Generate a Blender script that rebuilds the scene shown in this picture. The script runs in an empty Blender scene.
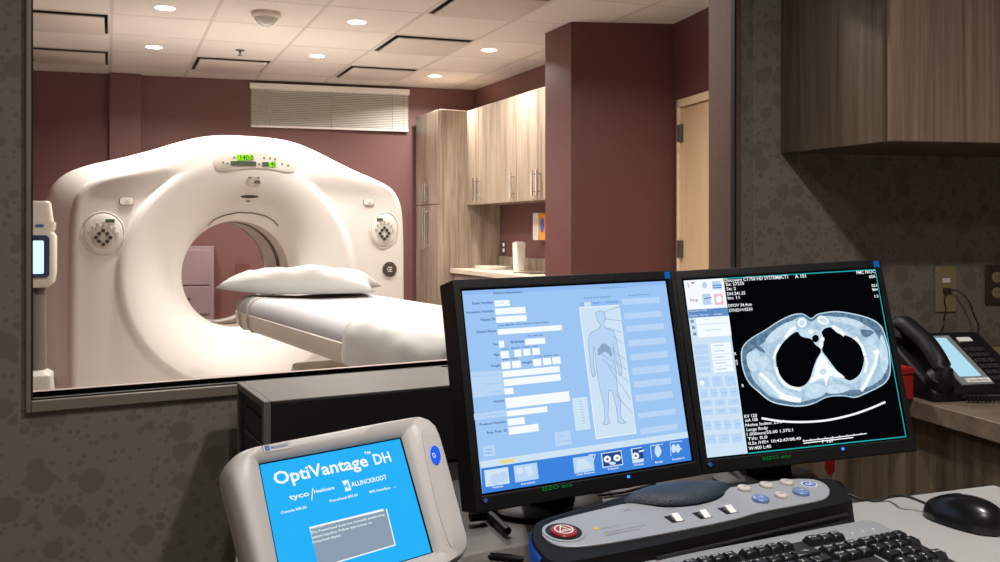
import bpy, bmesh, math, random
from mathutils import Vector, Matrix
random.seed(7)
sc = bpy.context.scene
C = bpy.data.collections.new('ct_control_room'); sc.collection.children.link(C)
V = Vector
F, CX, CY, EYE = 880.0, 500.0, 232.0, 1.30
EYEP = V((0, 0, EYE))
PI = math.pi

# ------------------------------------------------------------------ survey helpers: a pixel of the photograph -> a point of the place
def ray(u, v): return V(((u - CX) / F, 1.0, (CY - v) / F))
def at(u, v, t): return EYEP + ray(u, v) * t
def hitz(u, v, z): return EYEP + ray(u, v) * ((z - EYE) / ray(u, v).z)
def hitp(u, v, p0, n):
    r = ray(u, v); return EYEP + r * ((p0 - EYEP).dot(n) / r.dot(n))
def frame(o, x, y, z):
    m = Matrix.Identity(4)
    for i, a in enumerate((x, y, z)):
        for k in range(3): m[k][i] = a[k]
    for k in range(3): m[k][3] = o[k]
    return m
def yawframe(o, ang): return Matrix.Translation(o) @ Matrix.Rotation(ang, 4, 'Z')

# ------------------------------------------------------------------ materials
def lin(c):
    return tuple((x / 12.92 if x <= .04045 else ((x + .055) / 1.055) ** 2.4) for x in (k / 255 for k in c))
def mat(name, c, rough=.5, metal=0., spec=.5, coat=0., bump=0., bscale=200, vary=0., vscale=6):
    m = bpy.data.materials.new(name); m.use_nodes = True
    n = m.node_tree.nodes; l = m.node_tree.links; b = n['Principled BSDF']
    b.inputs['Base Color'].default_value = (*lin(c), 1)
    b.inputs['Roughness'].default_value = rough; b.inputs['Metallic'].default_value = metal
    b.inputs['Specular IOR Level'].default_value = spec; b.inputs['Coat Weight'].default_value = coat
    tc = n.new('ShaderNodeTexCoord')
    if vary:
        no = n.new('ShaderNodeTexNoise'); no.inputs['Scale'].default_value = vscale; no.inputs['Detail'].default_value = 5
        l.new(tc.outputs['Object'], no.inputs['Vector'])
        mx = n.new('ShaderNodeMix'); mx.data_type = 'RGBA'
        mx.inputs[6].default_value = (*[k * (1 - vary) for k in lin(c)], 1); mx.inputs[7].default_value = (*[min(1, k * (1 + vary)) for k in lin(c)], 1)
        l.new(no.outputs['Fac'], mx.inputs[0]); l.new(mx.outputs[2], b.inputs['Base Color'])
    if bump:
        no = n.new('ShaderNodeTexNoise'); no.inputs['Scale'].default_value = bscale; no.inputs['Detail'].default_value = 3
        l.new(tc.outputs['Object'], no.inputs['Vector'])
        bp = n.new('ShaderNodeBump'); bp.inputs['Strength'].default_value = bump; bp.inputs['Distance'].default_value = .002
        l.new(no.outputs['Fac'], bp.inputs['Height']); l.new(bp.outputs['Normal'], b.inputs['Normal'])
    return m
def emis(name, c, s=1.0):
    m = bpy.data.materials.new(name); m.use_nodes = True
    n = m.node_tree.nodes; l = m.node_tree.links; n.clear()
    e = n.new('ShaderNodeEmission'); o = n.new('ShaderNodeOutputMaterial')
    e.inputs[0].default_value = (*lin(c), 1); e.inputs[1].default_value = s
    l.new(e.outputs[0], o.inputs[0]); return m
def emis_mottled(name, c1, c2, scale):
    m = emis(name, c1); n = m.node_tree.nodes; l = m.node_tree.links; e = n['Emission']
    tc = n.new('ShaderNodeTexCoord'); no = n.new('ShaderNodeTexNoise'); no.inputs['Scale'].default_value = scale; no.inputs['Detail'].default_value = 4; no.inputs['Roughness'].default_value = .7
    mr = n.new('ShaderNodeMapRange'); mr.inputs[1].default_value = .3; mr.inputs[2].default_value = .7
    mx = n.new('ShaderNodeMix'); mx.data_type = 'RGBA'; mx.inputs[6].default_value = (*lin(c1), 1); mx.inputs[7].default_value = (*lin(c2), 1)
    l.new(tc.outputs['Object'], no.inputs['Vector']); l.new(no.outputs['Fac'], mr.inputs[0]); l.new(mr.outputs[0], mx.inputs[0]); l.new(mx.outputs[2], e.inputs[0]); return m
def wood(name, c1, c2, rough=.38, sx=60, sz=1.6, axis='Z'):
    m = bpy.data.materials.new(name); m.use_nodes = True
    n = m.node_tree.nodes; l = m.node_tree.links; b = n['Principled BSDF']; b.inputs['Roughness'].default_value = rough
    tc = n.new('ShaderNodeTexCoord'); outs = []
    for k, (a, bb, det) in enumerate(((sx, sz, 6), (sx * .22, sz * .6, 3))):
        mp = n.new('ShaderNodeMapping')
        mp.inputs['Scale'].default_value = (a, a, bb) if axis == 'Z' else ((bb, a, a) if axis == 'X' else (a, bb, a))
        no = n.new('ShaderNodeTexNoise'); no.inputs['Scale'].default_value = 1; no.inputs['Detail'].default_value = det
        no.inputs['Roughness'].default_value = .65; no.inputs['Distortion'].default_value = .6
        l.new(tc.outputs['Object'], mp.inputs[0]); l.new(mp.outputs[0], no.inputs['Vector']); outs.append(no.outputs['Fac'])
    ad = n.new('ShaderNodeMath'); ad.operation = 'ADD'; l.new(outs[0], ad.inputs[0]); l.new(outs[1], ad.inputs[1])
    mr = n.new('ShaderNodeMapRange'); mr.inputs[1].default_value = .72; mr.inputs[2].default_value = 1.28
    l.new(ad.outputs[0], mr.inputs[0])
    mx = n.new('ShaderNodeMix'); mx.data_type = 'RGBA'
    mx.inputs[6].default_value = (*lin(c1), 1); mx.inputs[7].default_value = (*lin(c2), 1)
    l.new(mr.outputs[0], mx.inputs[0]); l.new(mx.outputs[2], b.inputs['Base Color']); return m
def wallpaper(name, base, spot):
    m = bpy.data.materials.new(name); m.use_nodes = True
    n = m.node_tree.nodes; l = m.node_tree.links; b = n['Principled BSDF']; b.inputs['Roughness'].default_value = .62
    tc = n.new('ShaderNodeTexCoord'); cur = None
    mp = n.new('ShaderNodeMapping'); mp.inputs['Scale'].default_value = (1, .0, 1); l.new(tc.outputs['Object'], mp.inputs[0])
    for k, (s, lo, hi) in enumerate(((15, .36, .40), (31, .27, .32), (62, .27, .34))):
        vo = n.new('ShaderNodeTexVoronoi'); vo.inputs['Scale'].default_value = s; vo.inputs['Randomness'].default_value = .8
        l.new(mp.outputs[0], vo.inputs['Vector'])
        mr = n.new('ShaderNodeMapRange'); mr.inputs[1].default_value = lo; mr.inputs[2].default_value = hi
        mr.inputs[3].default_value = 1; mr.inputs[4].default_value = 0
        l.new(vo.outputs['Distance'], mr.inputs[0])
        if cur is None: cur = mr.outputs[0]
        else:
            mxm = n.new('ShaderNodeMath'); mxm.operation = 'MAXIMUM'; l.new(cur, mxm.inputs[0]); l.new(mr.outputs[0], mxm.inputs[1]); cur = mxm.outputs[0]
    mx = n.new('ShaderNodeMix'); mx.data_type = 'RGBA'
    mx.inputs[6].default_value = (*lin(base), 1); mx.inputs[7].default_value = (*lin(spot), 1)
    l.new(cur, mx.inputs[0]); l.new(mx.outputs[2], b.inputs['Base Color']); return m
def glassmat():
    m = bpy.data.materials.new('window_glass'); m.use_nodes = True
    n = m.node_tree.nodes; l = m.node_tree.links; n.clear()
    t = n.new('ShaderNodeBsdfTransparent'); g = n.new('ShaderNodeBsdfGlossy'); g.inputs['Roughness'].default_value = .0
    t.inputs[0].default_value = (.97, .965, .955, 1)
    fr = n.new('ShaderNodeFresnel'); fr.inputs[0].default_value = 1.45
    x = n.new('ShaderNodeMixShader'); o = n.new('ShaderNodeOutputMaterial')
    l.new(fr.outputs[0], x.inputs[0]); l.new(t.outputs[0], x.inputs[1]); l.new(g.outputs[0], x.inputs[2]); l.new(x.outputs[0], o.inputs[0])
    return m

M = dict(
    maroon=mat('mauve_wall_covering', (106, 68, 65), .55, bump=.25, bscale=260, vary=.16, vscale=60),
    maroon_dark=mat('shaded_maroon_covering', (98, 53, 51), .5, bump=.25, bscale=260, vary=.14, vscale=60),  # darker red copy: shade put into the colour where lamps hardly reach
    ceil=mat('ceiling_tile', (222, 214, 206), .8, bump=.15, bscale=500),
    grid=mat('ceiling_grid_metal', (196, 188, 180), .5),
    floor=mat('vinyl_floor', (178, 170, 162), .35, vary=.1),
    paper=wallpaper('spotted_wallpaper', (126, 118, 110), (112, 103, 93)),
    plain=mat('plain_painted_wall', (206, 198, 188), .7),
    alu=mat('window_aluminium', (140, 130, 118), .4, .3),
    gasket=mat('black_gasket', (14, 12, 11), .6),
    jamb=mat('brown_fabric_jamb', (104, 78, 70), .7, bump=.3, bscale=400, vary=.12, vscale=120),
    blindbg=mat('frosted_pane', (170, 162, 154), .5), desk_shaded=wood('shaded_desk_laminate', (40, 37, 35), (62, 56, 51), rough=.4, sx=50, sz=1.4, axis='X'),  # desk wood darkened in colour for the shade below the monitors
    gloss=mat('glossy_black', (18, 18, 20), .28),
    glass=glassmat(), sillm=mat('reveal_paint', (190, 168, 158), .5), matte=mat('matte_black', (17, 16, 16), .65, spec=.2),
    shell=mat('gantry_shell', (240, 234, 228), .32, coat=.15),
    shell2=mat('gantry_panel', (214, 206, 196), .4),
    seam=mat('seam_grey', (120, 110, 102), .6),
    bore=mat('bore_liner', (226, 218, 208), .3),
    darkbtn=mat('dark_button', (60, 58, 58), .5),
    lightbtn=mat('light_button', (196, 190, 182), .5),
    lcd_off=mat('lcd_off', (78, 92, 70), .3),
    lcd_on=emis('lcd_green', (150, 255, 20), 1.0),
    sheet=mat('white_sheet', (206, 206, 209), .85, bump=.2, bscale=40),
    cotton=mat('white_cotton', (208, 205, 200), .9, bump=.25, bscale=60),
    white=mat('white_plastic', (236, 229, 218), .4),
    cream=mat('cream_plastic', (222, 212, 196), .45),
    strap=mat('pale_strap', (190, 180, 168), .7),
    gmetal=mat('badge_grey', (92, 86, 80), .35, .3),
    steel=mat('brushed_steel', (205, 200, 192), .25, .9),
    wood=wood('taupe_wood_laminate', (116, 99, 83), (172, 155, 137)),
    wood_dark=wood('brown_wood_laminate', (74, 61, 49), (122, 104, 86), sx=64, sz=1.2),
    wood_door=wood('rosy_wood_laminate', (112, 92, 80), (170, 146, 130), sx=64, sz=1.2),
    desk_wood=wood('desk_wood_laminate', (108, 92, 80), (142, 124, 108), rough=.32, sx=50, sz=1.4, axis='X'),
    counter=mat('counter_top', (206, 192, 172), .4, vary=.1, vscale=30),
    door=wood('pale_maple_door', (204, 172, 136), (216, 186, 150), sx=40, sz=1.2),
    doorframe=mat('cream_door_frame', (226, 204, 170), .5),
    blind=mat('blind_slat', (250, 247, 240), .5),
    ventm=mat('vent_white', (204, 194, 184), .5),
    dark=mat('dark_cavity', (38, 32, 28), .8),
    clear=mat('dome_clear', (205, 200, 192), .12, spec=.8),
    lens=emis('downlight_lens', (255, 246, 228), 9),
    black=mat('black_plastic', (19, 18, 18), .5, spec=.3),
    black2=mat('soft_black_plastic', (34, 34, 35), .55),
    bezel=mat('monitor_bezel', (19, 19, 21), .5, spec=.3),
    greybox=mat('computer_grey', (104, 100, 95), .45, .2),
    greyside=mat('computer_black', (16, 15, 15), .5),
    console=mat('console_warm_grey', (194, 188, 183), .42),
    consoleside=mat('console_dark_grey', (120, 114, 106), .5),
    silver=mat('silver_plastic', (162, 164, 169), .38, .15),
    greydesk=mat('grey_speckled_laminate', (176, 174, 172), .45, vary=.2, vscale=420),
    bluegel=mat('blue_grey_rubber', (36, 48, 62), .38, bump=.8, bscale=500),
    blue=mat('blue_plastic', (20, 100, 210), .3),
    red=mat('red_button', (150, 26, 28), .3),
    redbox=mat('red_box', (150, 22, 26), .45),
    whitep=mat('white_print', (236, 234, 230), .5),
    greyprint=mat('grey_print', (132, 134, 138), .5),
    navyp=mat('navy_plastic', (46, 60, 92), .4), bluep=mat('blue_print', (60, 92, 180), .5),
    bluebtn=mat('blue_button', (104, 132, 178), .3),
    yellow=mat('yellow_sticker', (240, 180, 20), .5),
    notepad=mat('yellow_paper', (190, 170, 92), .7),
    key=mat('black_key', (28, 29, 31), .38),
    beige=mat('beige_plate', (150, 132, 98), .45),
    brownplate=mat('brown_plate', (62, 48, 42), .4),
    glovew=mat('glove_box_white', (224, 216, 208), .6),
    gloveo=mat('glove_box_orange', (226, 150, 60), .6),
    gloveb=mat('glove_box_blue', (70, 96, 170), .6),
    panel=mat('pale_mauve_reflection', (140, 116, 119), .45),
    e_white=emis('screen_white', (246, 252, 255)), e_pale=emis('screen_pale', (206, 228, 246)),
    e_lb=emis('screen_light_blue', (158, 198, 244)), e_lb2=emis('screen_light_blue_low', (146, 188, 240)), e_band=emis('screen_band', (186, 214, 246)),
    e_task=emis('screen_task_blue', (62, 132, 222)), e_navy=emis('screen_navy', (36, 70, 140)), e_grey=emis('screen_grey', (120, 150, 176)),
    e_fig=emis('screen_figure_line', (140, 168, 194)), e_yel=emis('screen_yellow', (236, 216, 140)), e_black=emis('screen_black', (3, 5, 9)), e_teal=emis('screen_teal', (36, 170, 172)),
    e_tis=emis_mottled('scan_tissue', (150, 184, 208), (198, 222, 238), 90), e_tis2=emis_mottled('scan_tissue_bright', (182, 210, 230), (214, 234, 246), 110), e_fat=emis_mottled('scan_fat', (64, 92, 116), (116, 150, 176), 130), e_bone=emis('scan_bone', (248, 253, 255)),
    e_pink=emis('screen_pink', (238, 190, 196)), e_mid=emis('screen_mid_blue', (96, 140, 200)),
    e_cy=emis('injector_cyan', (40, 178, 250)), e_box=emis('injector_grey', (140, 158, 176)),
    e_inj=emis('power_injector_screen', (190, 240, 255), 1.6), e_led=emis('blue_led', (40, 110, 255), 3), e_green=emis('glowing_green_mark', (10, 120, 50), .8), e_bluesq=emis('glowing_blue_mark', (20, 110, 190), .7),
    e_lcd=emis('phone_lcd', (176, 222, 240), 1.0), e_btn=emis('lit_blue_button', (40, 100, 240), 1.0),
)

# ------------------------------------------------------------------ mesh builder
class B:
    def __init__(s): s.bm = bmesh.new(); s.mats = []; s.X = Matrix.Identity(4)
    def mi(s, m):
        if m not in s.mats: s.mats.append(m)
        return s.mats.index(m)
    def v(s, p): return s.bm.verts.new(s.X @ V(p))
    def f(s, vs, m, smooth=False):
        try: fc = s.bm.faces.new(vs)
        except ValueError: return None
        fc.material_index = s.mi(m); fc.smooth = smooth; return fc
    def poly(s, pts, m): return s.f([s.v(p) for p in pts], m)
    def prism(s, a, b, m, mtop=None, smooth=False):
        """two matching outlines a (bottom) and b (top)"""
        va = [s.v(p) for p in a]; vb = [s.v(p) for p in b]; n = len(a)
        for i in range(n): s.f([va[i], va[(i + 1) % n], vb[(i + 1) % n], vb[i]], m, smooth)
        s.f(va[::-1], m); s.f(vb, mtop or m)
    def box(s, lo, hi, m):
        x0, y0, z0 = lo; x1, y1, z1 = hi
        s.prism([(x0, y0, z0), (x1, y0, z0), (x1, y1, z0), (x0, y1, z0)], [(x0, y0, z1), (x1, y0, z1), (x1, y1, z1), (x0, y1, z1)], m)
    def loft(s, rings, m, closed=True, caps=True, smooth=True):
        R = [[s.v(p) for p in r] for r in rings]; n = len(R[0])
        for a, b in zip(R, R[1:]):
            for i in range(n if closed else n - 1):
                s.f([a[i], a[(i + 1) % n], b[(i + 1) % n], b[i]], m, smooth)
        if caps and closed: s.f(R[0][::-1], m, False); s.f(R[-1], m, False)
    def lathe(s, prof, m, n=32, caps=True):
        """(radius, height) profile about local Z"""
        s.loft([[(r * math.cos(2 * PI * k / n), r * math.sin(2 * PI * k / n), h) for k in range(n)] for r, h in prof], m, True, caps)
    def tube(s, pts, r, m, n=10):
        pts = [V(p) for p in pts]; rings = []
        up = V((0, 0, 1))
        for i, p in enumerate(pts):
            d = (pts[min(i + 1, len(pts) - 1)] - pts[max(i - 1, 0)]).normalized()
            a = d.cross(up if abs(d.z) < .9 else V((1, 0, 0))).normalized(); b = d.cross(a)
            rr = r[i] if isinstance(r, (list, tuple)) else r
            rings.append([p + a * rr * math.cos(2 * PI * k / n) + b * rr * math.sin(2 * PI * k / n) for k in range(n)])
        s.loft(rings, m)
    def text(s, txt, m, x, y, h, w=None, z=0., angle=0., bold=.014):
        """letters in the local XY plane, baseline from (x,y), cap height h, width w"""
        cu = bpy.data.curves.new('lettering', 'FONT'); cu.body = txt; cu.size = 1.0; cu.resolution_u = 2; cu.offset = bold
        ob = bpy.data.objects.new('lettering', cu); C.objects.link(ob)
        me = ob.to_mesh()
        if len(me.vertices):
            xs = [q.co.x for q in me.vertices]; x0, x1 = min(xs), max(xs); kh = h / .7; kw = (w / max(x1 - x0, .01)) if w else kh
            R = Matrix.Rotation(angle, 4, 'Z')
            vs = []
            for q in me.vertices:
                p = R @ V(((q.co.x - x0) * kw, q.co.y * kh, 0)); vs.append(s.v((x + p.x, y + p.y, z)))
            for p in me.polygons: s.f([vs[i] for i in p.vertices], m)
        ob.to_mesh_clear(); bpy.data.objects.remove(ob); bpy.data.curves.remove(cu)
    def build(s, name, parent=None, bevel=0., seg=2, sharp=40, label=None, kind=None):
        me = bpy.data.meshes.new(name); bmesh.ops.recalc_face_normals(s.bm, faces=s.bm.faces[:]); s.bm.to_mesh(me); s.bm.free()
        for m in s.mats: me.materials.append(M[m] if isinstance(m, str) else m)
        me.set_sharp_from_angle(angle=math.radians(sharp))
        o = bpy.data.objects.new(name, me); C.objects.link(o); o.parent = parent
        if bevel:
            md = o.modifiers.new('bevel', 'BEVEL'); md.width = bevel; md.segments = seg; md.limit_method = 'ANGLE'; md.angle_limit = math.radians(35); md.harden_normals = False
        if label: o['label'] = label
        if kind: o['kind'] = kind
        return o
def thing(name, label, cat, fr=None, group=None):
    o = bpy.data.objects.new(name, None); C.objects.link(o); o.empty_display_size = .05
    if fr is not None: o.matrix_world = fr if isinstance(fr, Matrix) else Matrix.Translation(fr)
    o['label'] = label; o['category'] = cat
    if group: o['group'] = group
    return o
def tag(o, label, cat, group=None):
    o['label'] = label; o['category'] = cat
    if group: o['group'] = group
    return o
def inv(fr): return fr.inverted()
def copy_tree(o, parent=None):
    c = o.copy(); C.objects.link(c)
    if parent: c.parent = parent
    for ch in list(o.children): copy_tree(ch, c)
    return c
def rr(x0, y0, x1, y1, r, n=6):
    """rounded rectangle, counter-clockwise"""
    out = []
    for cx, cy, a in ((x1 - r, y0 + r, -90), (x1 - r, y1 - r, 0), (x0 + r, y1 - r, 90), (x0 + r, y0 + r, 180)):
        for k in range(n + 1):
            t = math.radians(a + 90 * k / n); out.append((cx + r * math.cos(t), cy + r * math.sin(t)))
    return out
def ell(cx, cy, rx, ry, n=24, rot=0.):
    return [(cx + rx * math.cos(t) * math.cos(rot) - ry * math.sin(t) * math.sin(rot), cy + rx * math.cos(t) * math.sin(rot) + ry * math.sin(t) * math.cos(rot)) for t in (2 * PI * k / n for k in range(n))]
def smooth_closed(pts, sub=4):
    n = len(pts); out = []
    for i in range(n):
        p0, p1, p2, p3 = (V(pts[(i + k - 1) % n]) for k in range(4))
        for k in range(sub):
            t = k / sub
            out.append(tuple(.5 * ((2 * p1) + (p2 - p0) * t + (2 * p0 - 5 * p1 + 4 * p2 - p3) * t * t + (3 * p1 - p0 - 3 * p2 + p3) * t ** 3)))
    return out
def smooth_open(pts, sub=5):
    P = [V(p) for p in pts]; P = [P[0] * 2 - P[1]] + P + [P[-1] * 2 - P[-2]]; out = []
    for i in range(1, len(P) - 2):
        for k in range(sub):
            t = k / sub; p0, p1, p2, p3 = P[i - 1:i + 3]
            out.append(.5 * ((2 * p1) + (p2 - p0) * t + (2 * p0 - 5 * p1 + 4 * p2 - p3) * t * t + (3 * p1 - p0 - 3 * p2 + p3) * t ** 3))
    out.append(P[-2]); return out

# ------------------------------------------------------------------ the room: survey points
CEIL = 2.65
W0 = V((-.9069, 1.7016, 0)); WD = V((.8783, .4782, 0)).normalized(); WN = V((-WD.y, WD.x, 0))      # window wall: point, direction, normal into the scan room
SILL = EYE - .326
WK = W0 + WD * 1.885                                                                                # where the window wall meets the plain right-hand wall
RD = V((1, .17, 0)).normalized(); RN = V((-RD.y, RD.x, 0))                                          # right-hand wall of the control room
def at_wall(u, p, d):                                                                               # distance along a wall where the pixel column u meets it
    k = (u - CX) / F; return (k * p.y - p.x) / (d.x - k * d.y)
WTOP, TH = 2.15, .10
s_l, s_r = at_wall(31, W0, WD), at_wall(735, W0, WD)
S_K = (WK - W0).length
MW = frame(W0, WD, WN, V((0, 0, 1)))
def wallbox(name, X, lo, hi, m):
    b = B(); b.box(lo, hi, m); o = b.build(name); o.matrix_world = X; o['kind'] = 'structure'; return o
def struct(o): o['kind'] = 'structure'; return o
b = B()
for lo, hi in (((-1.3, 0, 0), (s_l, TH, CEIL)), ((s_l, 0, 0), (s_r, TH, SILL)), ((s_l, 0, WTOP), (s_r, TH, CEIL)), ((s_r, 0, 0), (S_K + .03, TH, CEIL))):
    b.box(lo, hi, 'paper')
o = struct(b.build('wall_front')); o.matrix_world = MW
MR = frame(WK, RD, RN, V((0, 0, 1)))
wallbox('wall_front_right', MR, (0, 0, 0), (1.7, TH, CEIL), 'paper')
P = [(-2.05, 1.05), (-2.0, -1.6), (2.6, -1.6), (2.38, 2.9)]
for i, nm in enumerate(('wall_control_left', 'wall_control_back', 'wall_control_right')):
    (x0, y0), (x1, y1) = P[i], P[i + 1]; b = B(); b.poly([(x0, y0, 0), (x1, y1, 0), (x1, y1, CEIL), (x0, y0, CEIL)], 'plain'); struct(b.build(nm))
# scan room shell
KB, BD = V((-.2377, 8.366, 0)), V((.9638, .2665, 0)); BN = V((-BD.y, BD.x, 0))
EYc = CEIL - EYE
KB = at(475, 90, EYc * F / (CY - 90)); KB.z = 0
q2 = at(141, 75.2, EYc * F / (CY - 75.2)); q2.z = 0
BD = (KB - q2).normalized(); BN = V((-BD.y, BD.x, 0))
CD = V((.4255, -.905, 0)).normalized(); CO = V((-CD.y, CD.x, 0)) * -1           # cabinet wall: towards the camera; outward into the room
if CO.x > 0: CO = -CO
KC = at(571, 21.6, EYc * F / (CY - 21.6)); KC.z = 0
KC0 = at(545, 33, EYc * F / (CY - 33)); KC0.z = 0
KD = at(674, 23.8, EYc * F / (CY - 23.8)); KD.z = 0
KD1 = at(712, 5.4, EYc * F / (CY - 5.4)); KD1.z = 0
DD = (KD1 - KD).normalized()
b = B(); p = q2 - BD * 2.2
b.box((0, 0, 0), ((KB - p).length, .1, CEIL), 'maroon'); o = struct(b.build('wall_rear')); o.matrix_world = frame(p, BD, BN, V((0, 0, 1)))
pl0 = at(109.5, 72.2, EYc * F / (CY - 72.2)); pl0.z = 0
pl1 = at(141, 74, EYc * F / (CY - 74)); pl1.z = 0
b = B(); dd = (pl1 - pl0); nn = V((-dd.y, dd.x, 0)).normalized() * .16
b.prism([pl0, pl1, pl1 + nn, pl0 + nn], [x + V((0, 0, CEIL)) for x in (pl0, pl1, pl1 + nn, pl0 + nn)], 'maroon'); struct(b.build('column_rear'))
b = B(); b.box((0, 0, 0), (2.62, .1, CEIL), 'maroon'); o = struct(b.build('wall_cabinet_side')); o.matrix_world = frame(KB, CD, -CO, V((0, 0, 1)))
b = B(); bk = (KC0 - KC).normalized()
foot = [KC, KD, KD + V((-.05, .6, 0)), KC + bk * .357]
b.prism(foot, [x + V((0, 0, CEIL)) for x in foot], 'maroon_dark'); struct(b.build('column_right', bevel=.004))
# door wall with an opening for the door
def dw(u): return at_wall(u, KD, DD)
d0 = dw(678.5); d1 = d0 + 1.04; DTOP = hitp(695.5, 95.2, KD, V((-DD.y, DD.x, 0))).z
DNin = V((-DD.y, DD.x, 0)); DNin = DNin if DNin.x < 0 else -DNin                 # into the scan room
MD = frame(KD, DD, -DNin, V((0, 0, 1)))
b = B()
for lo, hi in (((0, 0, 0), (d0, .12, CEIL)), ((d0, 0, DTOP), (d1, .12, CEIL)), ((d1, 0, 0), (2.62, .12, CEIL))): b.box(lo, hi, 'maroon_dark')
o = struct(b.build('wall_door_side')); o.matrix_world = MD
lw0 = q2 - BD * 1.55; b = B()
b.poly([lw0, V((-1.95, 1.13, 0)), V((-1.95, 1.13, CEIL)), lw0 + V((0, 0, CEIL))], 'maroon'); struct(b.build('wall_left'))
b = B(); b.poly([(-6, -2, 0), (4, -2, 0), (4, 9.5, 0), (-6, 9.5, 0)], 'floor'); struct(b.build('floor'))
b = B(); e0 = W0 - WD * 1.35; e1 = WK
pts = [(-2.2, -1.7), (2.7, -1.7), (2.7, 3.0), tuple((WK + RD * 1.75).xy), tuple(e1.xy), tuple(e0.xy)]
b.poly([(x, y, CEIL) for x, y in pts], 'ceil'); struct(b.build('ceiling_control_room'))

# scan-room ceiling: a suspended grid whose lay-in tiles leave out the cells that hold air vents
G1 = V((-.407, .9135, 0)).normalized(); G2 = V((.952, .307, 0)).normalized(); SP = .59; SR = .61
GA = at(212, 20.8, EYc * F / (CY - 20.8)); GA.z = 0
def cell(u, v):
    p = hitz(u, v, CEIL) - GA; det = G2.x * G1.y - G2.y * G1.x
    return ((p.x * G1.y - p.y * G1.x) / det / SP, (G2.x * p.y - G2.y * p.x) / det / SR)
def gp(i, j, z=CEIL): q = GA + G2 * SP * i + G1 * SR * j; return V((q.x, q.y, z))
vents = [tuple(int(math.floor(c)) for c in cell(u, v)) for u, v in ((72, 24), (72, 58), (228, 63), (425, 44), (372, 72), (482, 8))]
VL = ['square ceiling air vent at the far left, the one nearer the viewing window', 'square ceiling air vent at the far left, close to the rear wall', 'square ceiling air vent behind the sprinkler, above the gantry top',
      'square ceiling air vent in the middle, between the two rows of downlights', 'square ceiling air vent close to the rear wall above the window blind', 'large square ceiling air vent cut by the top edge of the view']
b = B()
for i in range(-6, 9):
    for j in range(-10, 8):
        if (i, j) not in vents: b.poly([gp(i, j), gp(i + 1, j), gp(i + 1, j + 1), gp(i, j + 1)], 'ceil')
struct(b.build('ceiling'))
b = B(); z0, z1 = CEIL - .004, CEIL + .02
def bar(p, d, L, w, z):
    n = V((-d.y, d.x, 0)) * w / 2; a = [p - n, p + d * L - n, p + d * L + n, p + n]
    b.prism([V((x.x, x.y, z)) for x in a], [V((x.x, x.y, z1)) for x in a], 'grid')
for i in range(-6, 10): bar(gp(i, -10), G1, SR * 18, .019, CEIL - .002)
for j in range(-10, 9): bar(gp(-6, j), G2, SP * 15, .009 if j % 2 else .012, CEIL - .001)
struct(b.build('trim_ceiling_grid'))
b = B(); b.poly([(-6, -2.2, CEIL + .35), (4, -2.2, CEIL + .35), (4, 9.8, CEIL + .35), (-6, 9.8, CEIL + .35)], 'dark'); struct(b.build('ceiling_slab'))

MG = frame(V((0, 0, 0)), G2, V((-G2.y, G2.x, 0)), V((0, 0, 1)))
vent_src = None
for n, (i, j) in enumerate(vents):
    o4 = [gp(i, j, 0), gp(i + 1, j, 0), gp(i + 1, j + 1, 0), gp(i, j + 1, 0)]; c = sum(o4, V()) / 4
    if vent_src is None:
        L4 = [x - c for x in o4]
        def ring(k, z): return [V((x.x * k, x.y * k, z)) for x in L4]
        t = thing('ceiling_vent', VL[n], 'air vent', V((c.x, c.y, CEIL)), 'square air vents in the ceiling')
        b = B(); b.loft([ring(.985, -.001), ring(.96, -.005), ring(.93, -.004)], 'ventm', caps=False, smooth=False); b.loft([ring(.93, -.004), ring(.88, .10)], 'seam', caps=False, smooth=False); b.build('frame', t)
        b = B(); b.prism(ring(.87, .10), ring(.87, .12), 'dark'); b.build('backing', t, label='backing above the plate, coloured dark as shade in the gap')  # backing and inner slope darkened to deepen the shade in the gap
        b = B(); b.loft([ring(.85, -.022), ring(.86, -.020), ring(.86, -.013)], 'ventm', smooth=False); b.build('face_plate', t)
        vent_src = t
    else:
        t = copy_tree(vent_src); t.location = (c.x, c.y, CEIL); t['label'] = VL[n]
# downlights
DL = [(165, 8, 'round downlight at the far left, nearest the viewing window'), (154, 47, 'round downlight at the far left, nearest the rear wall'), (357, 22, 'round downlight left of the middle air vent, nearer row'),
      (317, 56, 'round downlight right of the sprinkler, farther row'), (489, 50, 'round downlight near the maroon column, nearer row'), (435, 76, 'round downlight above the tall cabinet, farther row')]
dl_src = None
def downlight(x, y, label, power, grp='downlights in the scan room ceiling', sz=.115):
    global dl_src
    if dl_src is None:
        t = thing('downlight', label, 'ceiling light', V((x, y, CEIL)), grp)
        b = B(); b.loft([[(r * math.cos(k * PI / 16), r * math.sin(k * PI / 16), z) for k in range(32)] for r, z in ((.058, .03), (.058, -.002), (.066, -.003), (.068, -.001))], 'white', caps=False); b.build('trim_ring', t)
        b = B(); b.poly([(.057 * math.cos(k * PI / 16), .057 * math.sin(k * PI / 16), -.0015) for k in range(32)], 'lens'); b.build('lens', t, label='glowing white lens')
        dl_src = t
    else:
        t = copy_tree(dl_src); t.location = (x, y, CEIL); t['label'] = label; t['group'] = grp
    la = bpy.data.lights.new('downlight_lamp', 'AREA'); la.shape = 'DISK'; la.size = sz; la.energy = power; la.color = (1., .955, .91); la.spread = math.radians(150)
    lo = bpy.data.objects.new('downlight_lamp', la); C.objects.link(lo); lo.location = (x, y, CEIL - .008)
SCAN_W = 27
for u, v, lb in DL:
    p = hitz(u, v, CEIL); downlight(p.x, p.y, lb, SCAN_W)
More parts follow.
